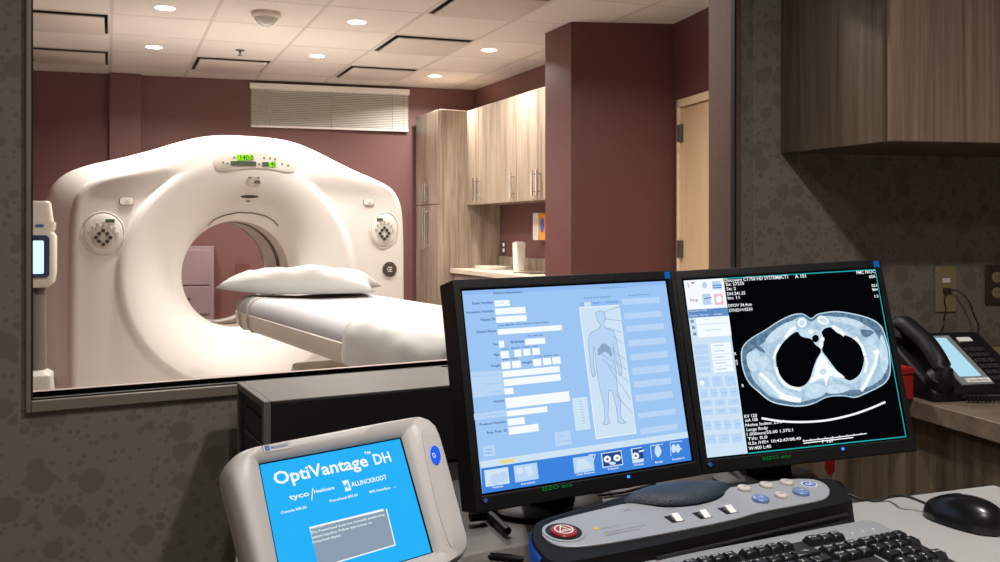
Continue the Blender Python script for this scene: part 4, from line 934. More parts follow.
    body = smooth_closed(g([(25, 250), (40, 212), (78, 180), (130, 150), (188, 112), (243, 86), (290, 80), (327, 100), (350, 85), (380, 76), (440, 70), (520, 82), (590, 103), (628, 130), (642, 155), (664, 225), (672, 290), (668, 350), (640, 388), (580, 420), (520, 444), (470, 438), (400, 442), (340, 470), (280, 483), (205, 476), (150, 460), (100, 420), (58, 380), (32, 320)]), 4)
    cxb, cyb = Gc(348, 270)
    S.poly(body, 'e_tis2', 3); S.poly([(cxb + (x - cxb) * .985, cyb + (y - cyb) * .975) for x, y in body], 'e_fat', 4)
    inner = smooth_closed(g([(60, 260), (85, 232), (130, 200), (185, 150), (245, 112), (290, 94), (327, 116), (370, 92), (440, 95), (520, 112), (580, 140), (610, 170), (640, 235), (648, 300), (640, 350), (600, 385), (540, 408), (480, 412), (400, 420), (340, 448), (280, 462), (205, 455), (150, 438), (105, 398), (70, 350)]), 4)
    S.poly(inner, 'e_tis', 5)
    for pts, m in (([(130, 195), (170, 150), (225, 118), (262, 112), (255, 140), (205, 175), (160, 205)], 'e_tis2'), ([(400, 108), (450, 95), (520, 108), (556, 130), (530, 140), (470, 122)], 'e_tis2'), ([(48, 262), (75, 242), (100, 252), (104, 290), (85, 330), (58, 318)], 'e_tis2'), ([(105, 275), (130, 265), (145, 290), (120, 330), (100, 318)], 'e_tis2'),
                   ([(100, 345), (150, 330), (200, 400), (270, 440), (220, 455), (150, 425), (110, 390)], 'e_tis2'), ([(560, 250), (590, 210), (620, 240), (610, 300), (575, 380), (540, 400), (550, 330)], 'e_tis2'), ([(630, 170), (655, 230), (660, 300), (640, 340), (622, 250)], 'e_tis2'), ([(565, 195), (590, 182), (600, 205), (575, 220)], 'e_tis2'),
                   ([(300, 420), (340, 385), (385, 395), (385, 430), (330, 450)], 'e_tis2'), ([(395, 395), (440, 385), (500, 405), (450, 425), (400, 425)], 'e_tis2'), ([(540, 150), (600, 160), (560, 185)], 'e_fat'), ([(80, 215), (110, 225), (130, 250), (100, 240)], 'e_fat')): S.poly(smooth_closed(g(pts), 3), m, 6)
    S.poly(smooth_closed(g([(165, 262), (178, 225), (210, 185), (248, 155), (300, 150), (345, 165), (385, 135), (430, 132), (500, 172), (545, 215), (566, 270), (560, 320), (535, 366), (490, 384), (440, 362), (400, 372), (340, 378), (300, 408), (245, 408), (195, 372), (168, 320)]), 4), 'e_tis2', 7)
    S.poly(smooth_closed(g([(175, 265), (186, 235), (215, 195), (250, 166), (270, 161), (285, 180), (325, 190), (345, 215), (370, 240), (350, 280), (335, 320), (320, 365), (290, 395), (245, 395), (205, 365), (180, 320)]), 4), 'e_black', 8)
    S.poly(smooth_closed(g([(374, 240), (380, 210), (370, 170), (385, 146), (415, 141), (440, 165), (490, 180), (520, 200), (545, 230), (555, 270), (550, 310), (530, 350), (490, 370), (450, 340), (420, 305), (395, 270)]), 4), 'e_black', 8)
    S.poly(smooth_closed(g([(275, 165), (300, 148), (345, 150), (372, 165), (378, 200), (372, 235), (345, 210), (325, 190), (290, 182)]), 3), 'e_tis2', 9); S.ellipse(*Gc(345, 189), 3.4, 3.8, 'e_black', 10); S.ellipse(*Gc(374, 192), 2.2, 2.6, 'e_bone', 10); S.ellipse(*Gc(368, 215), 1.8, 3.2, 'e_bone', 10); S.ellipse(*Gc(325, 160), 2.6, 2.6, 'e_bone', 10)
    S.poly(smooth_closed(g([(370, 255), (388, 272), (404, 300), (425, 320), (470, 355), (440, 358), (405, 352), (390, 395), (380, 360), (345, 372), (318, 380), (336, 350), (345, 310), (356, 275)]), 3), 'e_bone', 9); S.ellipse(*Gc(378, 332), 3.4, 2.8, 'e_tis2', 10)
    S.ellipse(*Gc(287, 121), 4.6, 4.8, 'e_bone', 9); S.ellipse(*Gc(287, 121), 2.6, 2.8, 'e_tis2', 10); S.ellipse(*Gc(378, 110), 6.2, 4, 'e_bone', 9, rot=.5); S.ellipse(*Gc(378, 110), 4, 2, 'e_tis2', 10, rot=.5)
    for pts, w in (([(105, 340), (140, 372), (165, 400), (205, 434), (280, 455)], 3.4), ([(612, 240), (602, 300), (580, 350), (558, 392), (542, 412)], 3.2), ([(163, 275), (172, 250), (190, 215)], 2.6), ([(215, 185), (238, 155), (258, 140)], 3.4), ([(420, 138), (445, 155), (468, 172)], 3.6), ([(518, 184), (545, 222), (558, 262)], 2.8), ([(174, 315), (188, 355), (220, 392), (280, 410)], 2.8), ([(562, 270), (566, 300), (556, 335)], 2.2), ([(190, 440), (240, 455), (280, 458)], 3), ([(596, 250), (618, 243)], 3.4)):
        S.line([tuple(p.xy) for p in smooth_open([V((*q, 0)) for q in g(pts)], 4)], w, 'e_bone', 10)
    S.line([tuple(p.xy) for p in smooth_open([V((*Gc(*q), 0)) for q in ((115, 533), (200, 546), (300, 549), (400, 541), (500, 519), (580, 492), (648, 463))], 5)], 1.9, 'e_bone', 3)

WM = .376
monitor('left flat monitor showing a pale blue patient form', at(0, 0, 0) + V((.33933 * WM, 3.67905 * WM, -.61391 * WM)), (.899, .43757, .01581), (-.10774, .19153, .97556),
        [(462, 291), (665.3, 281), (691.4, 460.1), (482.4, 493.7)], draw_left, (627, 476.6), (665.8, 275.5), 545)
monitor('right flat monitor showing a grey chest scan on black', at(0, 0, 0) + V((1.37357 * WM, 4.09451 * WM, -.59093 * WM)), (.97748, .20625, .04464), (-.0846, .22486, .97071),
        [(683.5, 280.6), (875.3, 269.1), (906.2, 436.9), (707.2, 457.8)], draw_right, (841.5, 448.8), (875, 264.5), 770)

# ------------------------------------------------------------------ injector console
WI = .202
S = Screen(EYEP + V((-.90683 * WI, 5.2707 * WI, -1.66173 * WI)), (.73777, .67502, -.00663), (-.31405, .48254, .81763), [(260.2, 464.5), (400.3, 438.4), (431.9, 551.8), (285.6, 596)])
cons = thing('injector_console', 'warm grey console with bright blue screen at the bottom left', 'console', S.fr)
out_px = smooth_closed([(228, 477), (232, 460), (243, 450), (262, 445), (330, 431.5), (405, 418.5), (422, 417.5), (433, 424), (440, 438), (453, 485), (466, 535), (468, 547), (462, 558), (440, 572), (380, 592), (300, 617), (276, 622), (263, 612), (254, 580), (240, 525)], 3)
outp = [S.P(*q) for q in out_px]
cqx = sum(p[0] for p in S.corn) / 4; cqy = sum(p[1] for p in S.corn) / 4
def radial(poly, angs):
    res = []
    for a in angs:
        dx, dy = math.cos(a), math.sin(a); best = 0
        for (x0, y0), (x1, y1) in zip(poly, poly[1:] + poly[:1]):
            ex, ey = x1 - x0, y1 - y0; den = dx * ey - dy * ex
            if abs(den) < 1e-12: continue
            t = ((x0 - cqx) * ey - (y0 - cqy) * ex) / den; k = ((x0 - cqx) * dy - (y0 - cqy) * dx) / den
            if t > 0 and -1e-6 <= k <= 1.000001: best = max(best, t)
        res.append((cqx + dx * best, cqy + dy * best))
    return res
angs = sorted([2 * PI * k / 96 for k in range(96)] + [math.atan2(y - cqy, x - cqx) % (2 * PI) for x, y in S.corn])
RO_ = radial(outp, angs); RS_ = radial(S.corn, angs)
def cring(ins, z, r=0):                                       # the outline moved inwards by 'ins'
    out = []
    for x, y in RO_:
        d = math.hypot(x - cqx, y - cqy); out.append((cqx + (x - cqx) * (1 - ins / d), cqy + (y - cqy) * (1 - ins / d), z))
    return out
def sring(k, z): return [(cqx + (x - cqx) * k, cqy + (y - cqy) * k, z) for x, y in RS_]
b = B()
b.loft([cring(.008, -.034), cring(-.001, -.024), cring(.0, -.006), cring(.003, .004), cring(.008, .009), sring(1.12, .009), sring(1.03, .0015), sring(1.018, .0)], 'console', caps=False); b.loft([sring(1.018, .0), sring(1.0, -.003), sring(.99, -.0035)], 'matte', caps=False); shell = b.build('housing', cons, sharp=50)  # black lip stands for the shadow line inside the screen edge
b = B(); b.loft([cring(.008, -.034), cring(.02, -.042), cring(.06, -.06)], 'consoleside'); b.build('back_shell', cons)
S.raw(S.corn, 'e_cy', -6)
K = crop(255, 430, 4.2556)
def it(txt, x0, y0, x1, y1, h, m='e_white'): S.text(txt, K(x0, y0), K(x1, y1), h, m, -4, .02)
it('OptiVantage', 88, 232, 486, 148, 12.5); it('TM', 468, 104, 494, 98, 2.6); it('DH', 514, 146, 583, 130, 10)
it('tyco', 150, 296, 234, 276, 5); S.line([K(247, 246), K(243, 298)], .9, 'e_white', -4); it('Healthcare', 255, 268, 340, 248, 3.2)
S.rect(K(372, 216), K(412, 254), 'e_white', -4); it('M', 380, 252, 404, 247, 6, 'e_cy'); it('ALLINCKRODT', 414, 240, 565, 208, 4.4)
it('Console 805.00', 113, 356, 222, 330, 2.5); it('Powerhead 805.00', 322, 306, 440, 280, 2.5); it('805 Interface', 490, 268, 578, 246, 2.4); it('..', 592, 244, 606, 240, 2)
S.rect(K(232, 412), K(599, 487), 'e_white', -4.6); S.poly([K(237, 418), K(562, 340), K(596, 486), K(272, 585)], 'e_box', -3.5)
S.line([K(560, 334), K(598, 488), K(350, 562)], 1.0, 'e_white', -3)
for txt, x0, y0, x1, y1 in (('CAUTION:', 240, 422, 298, 408), ('The Powerhead must not normally positioning', 240, 442, 554, 366), ('patient injection. Follow instructions on', 244, 462, 500, 398), ('Powerhead display.', 248, 482, 370, 452)): S.text(txt, K(x0, y0), K(x1, y1), 2.3, 'e_white', -2.5)
S.b.build('display', cons, label='bright cyan lit screen')
b = B(); bu = [S.P(*q) for q in smooth_closed([(418.5, 437), (424, 436), (434, 446), (441, 475), (448, 520), (449, 545), (446, 548), (436, 520), (426, 480)], 4)]
b.prism([(x, y, .006) for x, y in bu], [(x, y, .0100) for x, y in bu], 'console'); o = b.build('button_strip', cons, bevel=.001)
b = B(); e = [S.P(431.2 + x, 458.5 + y) for x, y in ell(0, 0, 4.6, 9.2, 24, -.18)]; b.prism([(x, y, .0095) for x, y in e], [(x, y, .0125) for x, y in e], 'e_btn'); o2 = b.build('power_button', cons, label='lit blue oval button')
b = B(); q0 = S.P(428.5, 462); b.text('O', 'e_white', q0[0], q0[1], .007, .005, .0128); b.build('symbol', o2)
b = B(); q0, q1 = S.P(260, 452), S.P(289, 453); y_ = S.P(262, 456)[1]; yh = S.P(262, 448.5)[1]
b.box((q0[0], y_, .006), (q1[0], yh, .0098), 'console'); o = b.build('name_plate', cons, label='small plate with blue lettering')
b = B(); b.box((q0[0] + .002, y_ + .0015, .0095), (q0[0] + .008, yh - .001, .0102), 'bluep'); b.text('MALLINCKRODT', 'bluep', q0[0] + .010, y_ + .003, .0036, q1[0] - q0[0] - .014, .0101); b.build('lettering', o)
# its stand
foot_c = S.fr @ V((0, -.03, -.058)); b = B(); fz = ZB_
def il(p): return S.i @ V(p)
fx, fy = foot_c.x + .0, foot_c.y + .05
b.loft([[il((fx + x, fy + y, fz + z)) for x, y in rr(-w, -w * .8, w, w * .8, .02)] for z, w in ((.0005, .08), (.012, .08), (.016, .07))], 'consoleside'); b.build('stand_foot', cons)
b = B(); b.tube([il((fx, fy, fz + .014)), il((fx - .01, fy, fz + .06)), il(foot_c)], .022, 'consoleside', 12); b.build('stand_neck', cons)

# ------------------------------------------------------------------ scan control panel (long box behind the keyboard)
ZT = .903; tdir = V((.905, .425, 0)); tn_ = V((-.425, .905, 0))                 # long axis, towards the back
p0 = hitz(700, 530, ZT); tilt = math.radians(7)
pn = (V((0, 0, 1)) * math.cos(tilt) - tn_ * math.sin(tilt)).normalized()         # top face rises to the back
pb_ = tdir.cross(pn).normalized() * -1
TP = frame(p0, tdir, (pn.cross(tdir)).normalized(), pn); TPi = inv(TP)
def tp(u, v, h=0.):
    p = TPi @ hitp(u, v, TP @ V((0, 0, h)), pn); return (p.x, p.y)
scp = thing('scan_control_panel', 'silver and black scanner control box with red stop button behind the keyboard', 'control panel', TP)
outer_px = [(532, 527), (540, 520), (560, 513.5), (600, 502.5), (640, 490.5), (680, 484.8), (730, 482.5), (790, 478.5), (825, 478), (838, 481), (848, 490), (850.5, 496), (849, 501.5), (800, 512.5), (740, 526.5), (680, 540.5), (620, 553), (570, 562), (550, 562), (538, 552), (531, 540)]
outer = [tp(*q) for q in smooth_closed(outer_px, 3)]
def lower(p, z):                                                                # drop a panel point to the desk
    w = TP @ V((p[0], p[1], 0)); return TPi @ V((w.x, w.y, z))
def scale(pts, k, dx=0, dy=0):
    cx = sum(p[0] for p in pts) / len(pts); cy = sum(p[1] for p in pts) / len(pts); return [(cx + (x - cx) * k + dx, cy + (y - cy) * k + dy) for x, y in pts]
b = B(); n = len(outer)
g1_ = [lower((x * 1.0, y - .004), ZG + .001) for x, y in outer]; 
b.loft([g1_, [lower((x, y - .004), ZG + .006) for x, y in outer], [V((x, y, -.010)) for x, y in outer], [V((x, y, -.004)) for x, y in scale(outer, .995)], [V((x, y, .0)) for x, y in scale(outer, .985)]], 'matte'); body = b.build('body', scp, sharp=45)
b = B(); cl = [(530.3, 530), (536, 524), (541, 528), (544, 548), (549, 566), (540, 566), (533, 552)]
cl = [tp(*q) for q in cl]
L0_ = [outer[k] for k in range(-7, 3)]
b.loft([[lower((x - .0015, y), ZG + .004) for x, y in L0_], [V((x - .0025, y, -.009)) for x, y in L0_], [V((x + .001, y, -.003)) for x, y in L0_]], 'blue', closed=False, caps=False); b.build('end_cap', scp, label='bright blue end cap')
plate_px = [(542, 536), (546, 528), (556, 521.5), (600, 510.5), (628, 504.5), (640, 505.5), (665, 508.8), (690, 507.5), (712, 503), (723, 497), (727, 490), (740, 487.2), (790, 480.5), (814, 480.8), (826, 486), (829.5, 493), (824, 500), (800, 505.5), (760, 513), (735, 520), (700, 527.5), (650, 537), (600, 545.5), (572, 548), (554, 545.5)]
pl = [tp(*q) for q in smooth_closed(plate_px, 3)]
b = B(); b.prism([V((x, y, -.004)) for x, y in pl], [V((x, y, .0022)) for x, y in pl], 'silver'); plate = b.build('top_plate', scp, bevel=.0008, label='silver top plate')
# rubber rest
b = B(); rest_px = [(622, 503.8), (632, 496.5), (650, 491), (680, 487.5), (715, 486), (730, 487), (726, 493), (716, 500), (695, 505.8), (665, 507.5), (640, 505.5)]
rp = [tp(*q) for q in smooth_closed(rest_px, 3)]
b.loft([[V((x, y, z)) for x, y in scale(rp, k)] for k, z in ((1, -.001), (.98, .004), (.88, .010), (.7, .0135), (.4, .0155), (.1, .016))], 'bluegel'); b.build('palm_rest', scp, sharp=180, label='blue grey rubber rest')
b = B(); ec = [outer[k] for k in range(2, 30)]
b.loft([[V((x, y - .001, -.008)) for x, y in ec], [V((x, y, -.002)) for x, y in ec], [V((x * .995, y - .007, .0006)) for x, y in ec]], 'bluegel', closed=False, caps=False); b.build('back_edge_highlight', scp, label='blue grey strip coloured as a highlight on the back edge')  # strip coloured as the blue highlight along the rear rim
# stop button
def disc(u, v, r, z0, z1, m, top=None, n=28, nm='button', parent=None, dome=0., label=None):
    x, y = tp(u, v, z0); b = B(); b.X = Matrix.Translation((x, y, 0))
    b.lathe([(r, z0), (r, z1 - .001), (r * .94, z1)] + ([(r * .6, z1 + dome), (.0005, z1 + dome * 1.3)] if dome else []), m, n); return b.build(nm, parent or scp, label=label), (x, y)
b = B(); x, y = tp(563.5, 534); b.X = Matrix.Translation((x, y, 0)); R_ = .0215
b.loft([[(r * math.cos(2 * PI * k / 36), r * math.sin(2 * PI * k / 36), z) for k in range(36)] for r, z in ((R_ * 1.32, .002), (R_ * 1.3, .0035), (R_ * 1.12, .0035), (R_ * 1.1, .002))], 'silver', caps=False); b.build('collar', scp)
b = B(); b.X = Matrix.Translation((x, y, 0)); b.lathe([(R_ * 1.12, .0023), (R_ * 1.1, .0032), (.0005, .0032)], 'black', 36); b.build('recess', scp)
b = B(); b.X = Matrix.Translation((x, y, 0)); rb_ = R_ * .82; b.lathe([(rb_, .002), (rb_, .0045), (rb_ * .92, .0060), (.0005, .0064)], 'red', 32); stop = b.build('stop_button', scp, label='round red stop button')
b = B(); b.X = Matrix.Translation((x, y, .0064)); rs = rb_ * .72
b.loft([[(r * math.cos(2 * PI * k / 32), r * math.sin(2 * PI * k / 32), z) for k in range(32)] for r, z in ((rs, 0), (rs, .0004), (rs * .86, .0004), (rs * .86, 0))], 'whitep', caps=False)
for a in range(3):
    A0, A1 = [V((math.cos(t), math.sin(t), 0)) * rs * .74 for t in (PI / 2 + a * 2 * PI / 3, PI / 2 + (a + 1) * 2 * PI / 3)]
    b.tube([A0, A1], .0009, 'whitep', 6)
b.text('o', 'whitep', -.0025, -.0045, .006, .005, .0002); b.build('symbol', stop)
# rockers, round buttons, prints
for u, v in ((674, 520.5), (702, 516.8), (727.5, 512)):
    x, y = tp(u, v); b = B(); b.box((x - .010, y - .010, .002), (x + .010, y + .010, .0028), 'black'); b.prism([(x - .003, y - .010, .0027), (x + .008, y - .010, .0027), (x + .008, y + .004, .0027), (x - .003, y + .004, .0027)], [(x - .003, y - .010, .0036), (x + .008, y - .010, .0036), (x + .008, y + .004, .0085), (x - .003, y + .004, .0085)], 'whitep')
    o = b.build('rocker_switch', scp, label='white rocker switch')
    x, y = tp(u - 6, v - 8.5); b = B(); b.text('=>', 'greyprint', x, y, .004, .012, .0024); b.build('print', plate)
for u, v, m in ((744, 489.7, 'lightbtn'), (766, 486.5, 'lightbtn'), (786.5, 483.8, 'lightbtn'), (760.5, 500.3, 'bluebtn'), (781, 496.8, 'lightbtn'), (800.8, 493.3, 'bluebtn')):
    big = m == 'bluebtn'; o, (x, y) = disc(u, v, .0125 if big else .0100, .002, .0065, m, nm='push_button', dome=.0012, label='pale blue button' if big else 'white button')
    b = B(); b.text('<>' if big else '+', 'bluep' if not big else 'whitep', x - .004, y - .003, .005, .008, .0081); b.build('symbol', o)
x, y = tp(809, 485.8); b = B(); b.X = Matrix.Translation((x, y, 0)); e = [(a * 1.25, c) for a, c in ell(0, 0, .0105, .0105, 28)]; b.prism([(a, c, .002) for a, c in e], [(a, c, .0028) for a, c in e], 'whitep'); b.prism([(a * .86, c * .84, .0027) for a, c in e], [(a * .86, c * .84, .0031) for a, c in e], 'bluep'); b.text('GE', 'whitep', -.007, -.004, .008, .014, .0032); b.build('emblem', scp, label='oval blue and white emblem')
x, y = tp(596, 530.5); b = B(); b.box((x - .003, y - .002, .002), (x + .0045, y + .0025, .0026), 'yellow'); b.build('warning_mark', plate, label='small yellow mark')
for k, (u0, u1, v0, v1) in enumerate(((601, 618, 531, 528), (603, 646, 535.5, 527), (606, 640, 537.5, 531))):
    x, y = tp(u0, v0); x1, y1 = tp(u1, v1); b = B(); b.text('LASER RADIATION  DO NOT STARE' if k else 'CAUTION', 'greyprint', x, y, .0028, x1 - x, .0024, math.atan2(y1 - y, x1 - x)); b.build('print', plate)
x, y = tp(624, 512.5); b = B(); b.text('[o]', 'greyprint', x, y, .006, .011, .0024); b.build('print', plate)
# grooves along the front
fl = [outer[k] for k in range(len(outer)) if True]
fr_px = [(655, 546), (690, 538.5), (725, 531), (760, 523), (800, 514), (846, 503.5)]
for h_, dy_ in ((-.012, -.006), (-.022, -.007)):
    b = B(); pts = [V((tp(*q)[0], tp(*q)[1] + .001 + dy_, h_ - .002)) for q in fr_px]; b.tube(pts, .0022, 'black2', 6); b.build('front_ridge', scp)

# ------------------------------------------------------------------ keyboard
KZ = .884; kyaw = math.radians(25); kt = math.radians(6)
kx = V((math.cos(kyaw), math.sin(kyaw), 0)); kb = V((-math.sin(kyaw), math.cos(kyaw), 0)); kn = (V((0, 0, 1)) * math.cos(kt) - kb * math.sin(kt)).normalized(); kyy = kn.cross(kx).normalized()
kc = hitz(879, 517, KZ) - kx * .016; KF = frame(kc, kx, kyy, kn) @ Matrix.Scale(1.09, 4); KFi = inv(KF)
kbd = thing('keyboard', 'silver keyboard with black keys at the front of the desk', 'keyboard', KF)
b = B(); op = rr(-.455, -.168, 0, 0, .014)
b.loft([[KFi @ V(((KF @ V((x, y, 0))).x, (KF @ V((x, y, 0))).y, ZG + .0008)) for x, y in op], [(x, y, -.004) for x, y in op], [(x * .998 - .0005, y * .995, -.0005) for x, y in op], [((x + .2275) * .99 - .2275, (y + .084) * .98 - .084, 0) for x, y in op]], 'silver'); b.build('case', kbd, sharp=45)
b = B(); wells = [(-.126 - .3225, -.040, -.1295, -.023), (-.447, -.160, -.150, -.048), (-.1435, -.160, -.0865, -.048), (-.1435, -.040, -.0865, -.023), (-.0825, -.160, -.004, -.048)]
for x0, y0, x1, y1 in wells: b.box((x0, y0, .0001), (x1, y1, .0006), 'black2')
b.build('key_wells', kbd, label='black key surround')
rest = B(); stats = []
def key(x, y, w, ch, d=.0175):
    h = .0085; k = B()
    tgt = k
    wpt = KF @ V((x, y, h)) - EYEP; v_img = CY - wpt.z / wpt.y * F
    vis = v_img < 570
    if not vis: tgt = rest
    a0 = [(x - w / 2, y - d / 2), (x + w / 2, y - d / 2), (x + w / 2, y + d / 2), (x - w / 2, y + d / 2)]
    a1 = [(x - w / 2 + .0025, y - d / 2 + .0022), (x + w / 2 - .0025, y - d / 2 + .0022), (x + w / 2 - .0025, y + d / 2 - .0035), (x - w / 2 + .0025, y + d / 2 - .0035)]
    tgt.loft([[(px, py, .0006) for px, py in a0], [(px, py, .002) for px, py in a0], [(px, py, h) for px, py in a1]], 'key', smooth=False)
    if vis:
        if ch: k.text(ch, 'lightbtn', x - min(w * .3, .0055), y - .0005, .0034, min(.010, .0034 * len(ch)), h + .0001)
        k.build('key', kbd, bevel=.0008, seg=1)
    else: k.bm.free()
U = .0187
rowsy = [-.0315, -.057, -.0757, -.0944, -.1131, -.1318 - .0187 * 0]
rowsy = [-.0315, -.0575, -.0762, -.0949, -.1136, -.1323]
main0 = -.446
fx_ = main0
for n_k, txt in enumerate(['Esc', 'F1', 'F2', 'F3', 'F4', 'F5', 'F6', 'F7', 'F8', 'F9', 'F10', 'F11', 'F12']):
    xx = main0 + U * .5 + (0 if n_k == 0 else (n_k + .9 + .45 * ((n_k - 1) // 4)) * U); key(xx, rowsy[0], U * .96, txt)
for k, txt in enumerate(('Prt', 'Scr', 'Brk')): key(-.1338 + k * .0188, rowsy[0], .0182, txt)
R1k = [('`', 1), *[(c, 1) for c in '1234567890-='], ('<- Bksp', 2)]; R2k = [('Tab', 1.5), *[(c, 1) for c in 'QWERTYUIOP[]'], ('\\', 1.5)]
R3k = [('Caps', 1.75), *[(c, 1) for c in "ASDFGHJKL;'"], ('Enter', 2.25)]; R4k = [('Shift', 2.25), *[(c, 1) for c in 'ZXCVBNM,./'], ('Shift', 2.75)]; R5k = [('Ctrl', 1.5), ('', 1), ('Alt', 1.5), ('', 7), ('Alt', 1.5), ('', 1), ('Ctrl', 1.5)]
UM = (.446 - .151) / 15
for rowk, y in zip((R1k, R2k, R3k, R4k, R5k), rowsy[1:]):
    xx = main0
    for ch, w in rowk: key(xx + w * UM / 2, y, w * UM - .0007, ch); xx += w * UM
for (ch, i, j) in (('Ins', 0, 1), ('Hom', 1, 1), ('PgU', 2, 1), ('Del', 0, 2), ('End', 1, 2), ('PgD', 2, 2), ('^', 1, 4), ('<', 0, 5), ('v', 1, 5), ('>', 2, 5)): key(-.1338 + i * .0188, rowsy[j], .0182, ch)
for (ch, i, j) in (('Num', 0, 1), ('/', 1, 1), ('*', 2, 1), ('-', 3, 1), ('7', 0, 2), ('8', 1, 2), ('9', 2, 2), ('+', 3, 2), ('4', 0, 3), ('5', 1, 3), ('6', 2, 3), ('1', 0, 4), ('2', 1, 4), ('3', 2, 4), ('Ent', 3, 4), ('.', 2, 5)): key(-.0725 + i * .0188, rowsy[j], .0182, ch)
key(-.0725 + .0094, rowsy[5], .037, '0')
if rest.bm.verts: rest.build('front_keys', kbd, kind='stuff')
for k in range(3):
    b = B(); b.X = Matrix.Translation((-.062 + k * .018, -.027, .0)); b.lathe([(.0016, 0), (.0016, .0008), (.0003, .001)], 'whitep', 10); b.build('indicator_light', kbd)

# ------------------------------------------------------------------ mouse with cable
m0 = hitz(925, 505, ZG + .012); m1 = hitz(1014, 530, ZG + .012); md_ = (m1 - m0); ml = .126
myaw = math.atan2(-md_.y, -md_.x)
mc = m0 + md_.normalized() * ml * .5
MF = Matrix.Translation((mc.x, mc.y, ZG)) @ Matrix.Rotation(myaw, 4, 'Z')
mo = thing('computer_mouse', 'black computer mouse on the grey desk at the right', 'mouse', MF)
def mring(t):                                             # cross-section at length position t (-1 tail .. 1 nose)
    w = .035 * (max(0, 1 - abs(t) ** 2.6)) ** .5 * (1 - .10 * t) + .0006; h = (.041 - .012 * ss((t + .1) / 1.1) ) * (max(0, 1 - abs(t) ** 3.2)) ** .45 + .001
    pts = []
    for k in range(20):
        a = 2 * PI * k / 20; yy = math.copysign(abs(math.cos(a)) ** .8, math.cos(a)) * w; zz = math.sin(a); pts.append((t * ml / 2, yy, .002 + h * zz if zz > 0 else .002 + .0015 * zz))
    return pts
b = B(); b.loft([mring(-1 + 2 * k / 24 if 0 < k < 24 else (-.999 if k == 0 else .999)) for k in range(25)], 'gloss'); b.build('body', mo, sharp=75)
b = B(); b.X = Matrix.Translation((.036, 0, .0225)) @ Matrix.Rotation(PI / 2, 4, 'X'); b.lathe([(.002, -.0035), (.008, -.003), (.008, .003), (.002, .0035)], 'black2', 18); b.build('scroll_wheel', mo)
for s in (-1, 1):
    b = B(); pts = []
    for k in range(9):
        t = .12 + .8 * k / 8; r = mring(t); pts.append(V(r[5]) + V((0, s * .0042, .0004)))
    b.tube(pts, .0007, 'bluegel', 6); b.build('button_gap', mo)
b = B(); cab = [MF @ V((.058, 0, .014)), hitz(912, 498, ZG + .02), hitz(902, 495.8, ZG + .022), hitz(890, 497, ZG + .008), hitz(880, 500, ZG + .003), hitz(868, 500.5, ZG - .0), hitz(858, 498, ZB_ + .004), hitz(830, 488, ZB_ + .004), hitz(790, 474, ZB_ + .004)]
b.tube([inv(MF) @ p for p in smooth_open(cab, 5)], .0022, 'black2', 8); b.build('cable', mo)

# ------------------------------------------------------------------ telephone on the side counter
pt = hitz(958, 400, ZC_); tyaw = math.radians(11)
TF = Matrix.Translation((pt.x + .035, pt.y + .09, ZC_)) @ Matrix.Rotation(tyaw, 4, 'Z')
# desk-phone frame: x across, y away, sloping top
tel = thing('telephone', 'black desk telephone with lit display strip on the side counter', 'telephone', TF); TFi = inv(TF)
Wt, Dt = .25, .20
b = B(); pr = [(-Dt / 2, 0), (-Dt / 2, .022), (-Dt / 2 + .012, .032), (Dt / 2 - .03, .128), (Dt / 2 - .012, .128), (Dt / 2, .06), (Dt / 2, 0)]
b.loft([[(x, y, z) for y, z in pr] for x in (-Wt / 2, Wt / 2)], 'black', smooth=False); b.build('base', tel, bevel=.006)
slope = math.atan2(.096, Dt - .042); sn = V((0, -math.sin(slope), math.cos(slope))); sy_ = V((0, math.cos(slope), math.sin(slope))); so = V((0, -Dt / 2 + .012, .032))
TFace = frame(so, V((1, 0, 0)), sy_, sn)
def tf(u, v, h=0.):
    Wm = TF @ TFace; p = inv(Wm) @ hitp(u, v, Wm @ V((0, 0, h)), (Wm.to_3x3() @ V((0, 0, 1)))); return (p.x, p.y)
def tplate(pix, z0, z1, m, nm, par=tel, bev=.001, label=None, pts=None):
    q = pts or [tf(u, v) for u, v in pix]; b = B(); b.X = TFace; b.prism([(x, y, z0) for x, y in q], [(x, y, z1) for x, y in q], m); return b.build(nm, par, bevel=bev, label=label)
fpx = [(960, 388), (995, 387), (955, 323), (931, 325)]
sur = tplate(None, -.004, .004, 'greyprint', 'display_surround', pts=[(-.046, .0), (.034, .0), (.034, .172), (-.046, .172)], label='grey display surround')
tplate(None, .0035, .0052, 'e_lcd', 'display', sur, 0, 'lit pale blue display strip', pts=[(-.036, .026), (.018, .026), (.018, .162), (-.036, .162)])
tplate(None, .0035, .006, 'whitep', 'paper_label', sur, 0, 'white paper label', pts=[(-.03, .004), (.03, .004), (.03, .018), (-.03, .018)])
b = B(); b.X = TFace; b.text('Voice Mail 555', 'dark', -.024, .008, .005, .046, .0062); b.build('print', sur)
tplate(None, -.002, .003, 'whitep', 'paper_label', tel, 0, 'small white label', pts=[(.05, .15), (.085, .15), (.085, .165), (.05, .165)])
for i in range(3):
    for j in range(6):
        x = .05 + i * .018; y = .02 + j * .02; tplate(None, -.002, .004, 'black2', 'key', tel, .001, None, [(x - .007, y - .007), (x + .007, y - .007), (x + .007, y + .007), (x - .007, y + .007)])
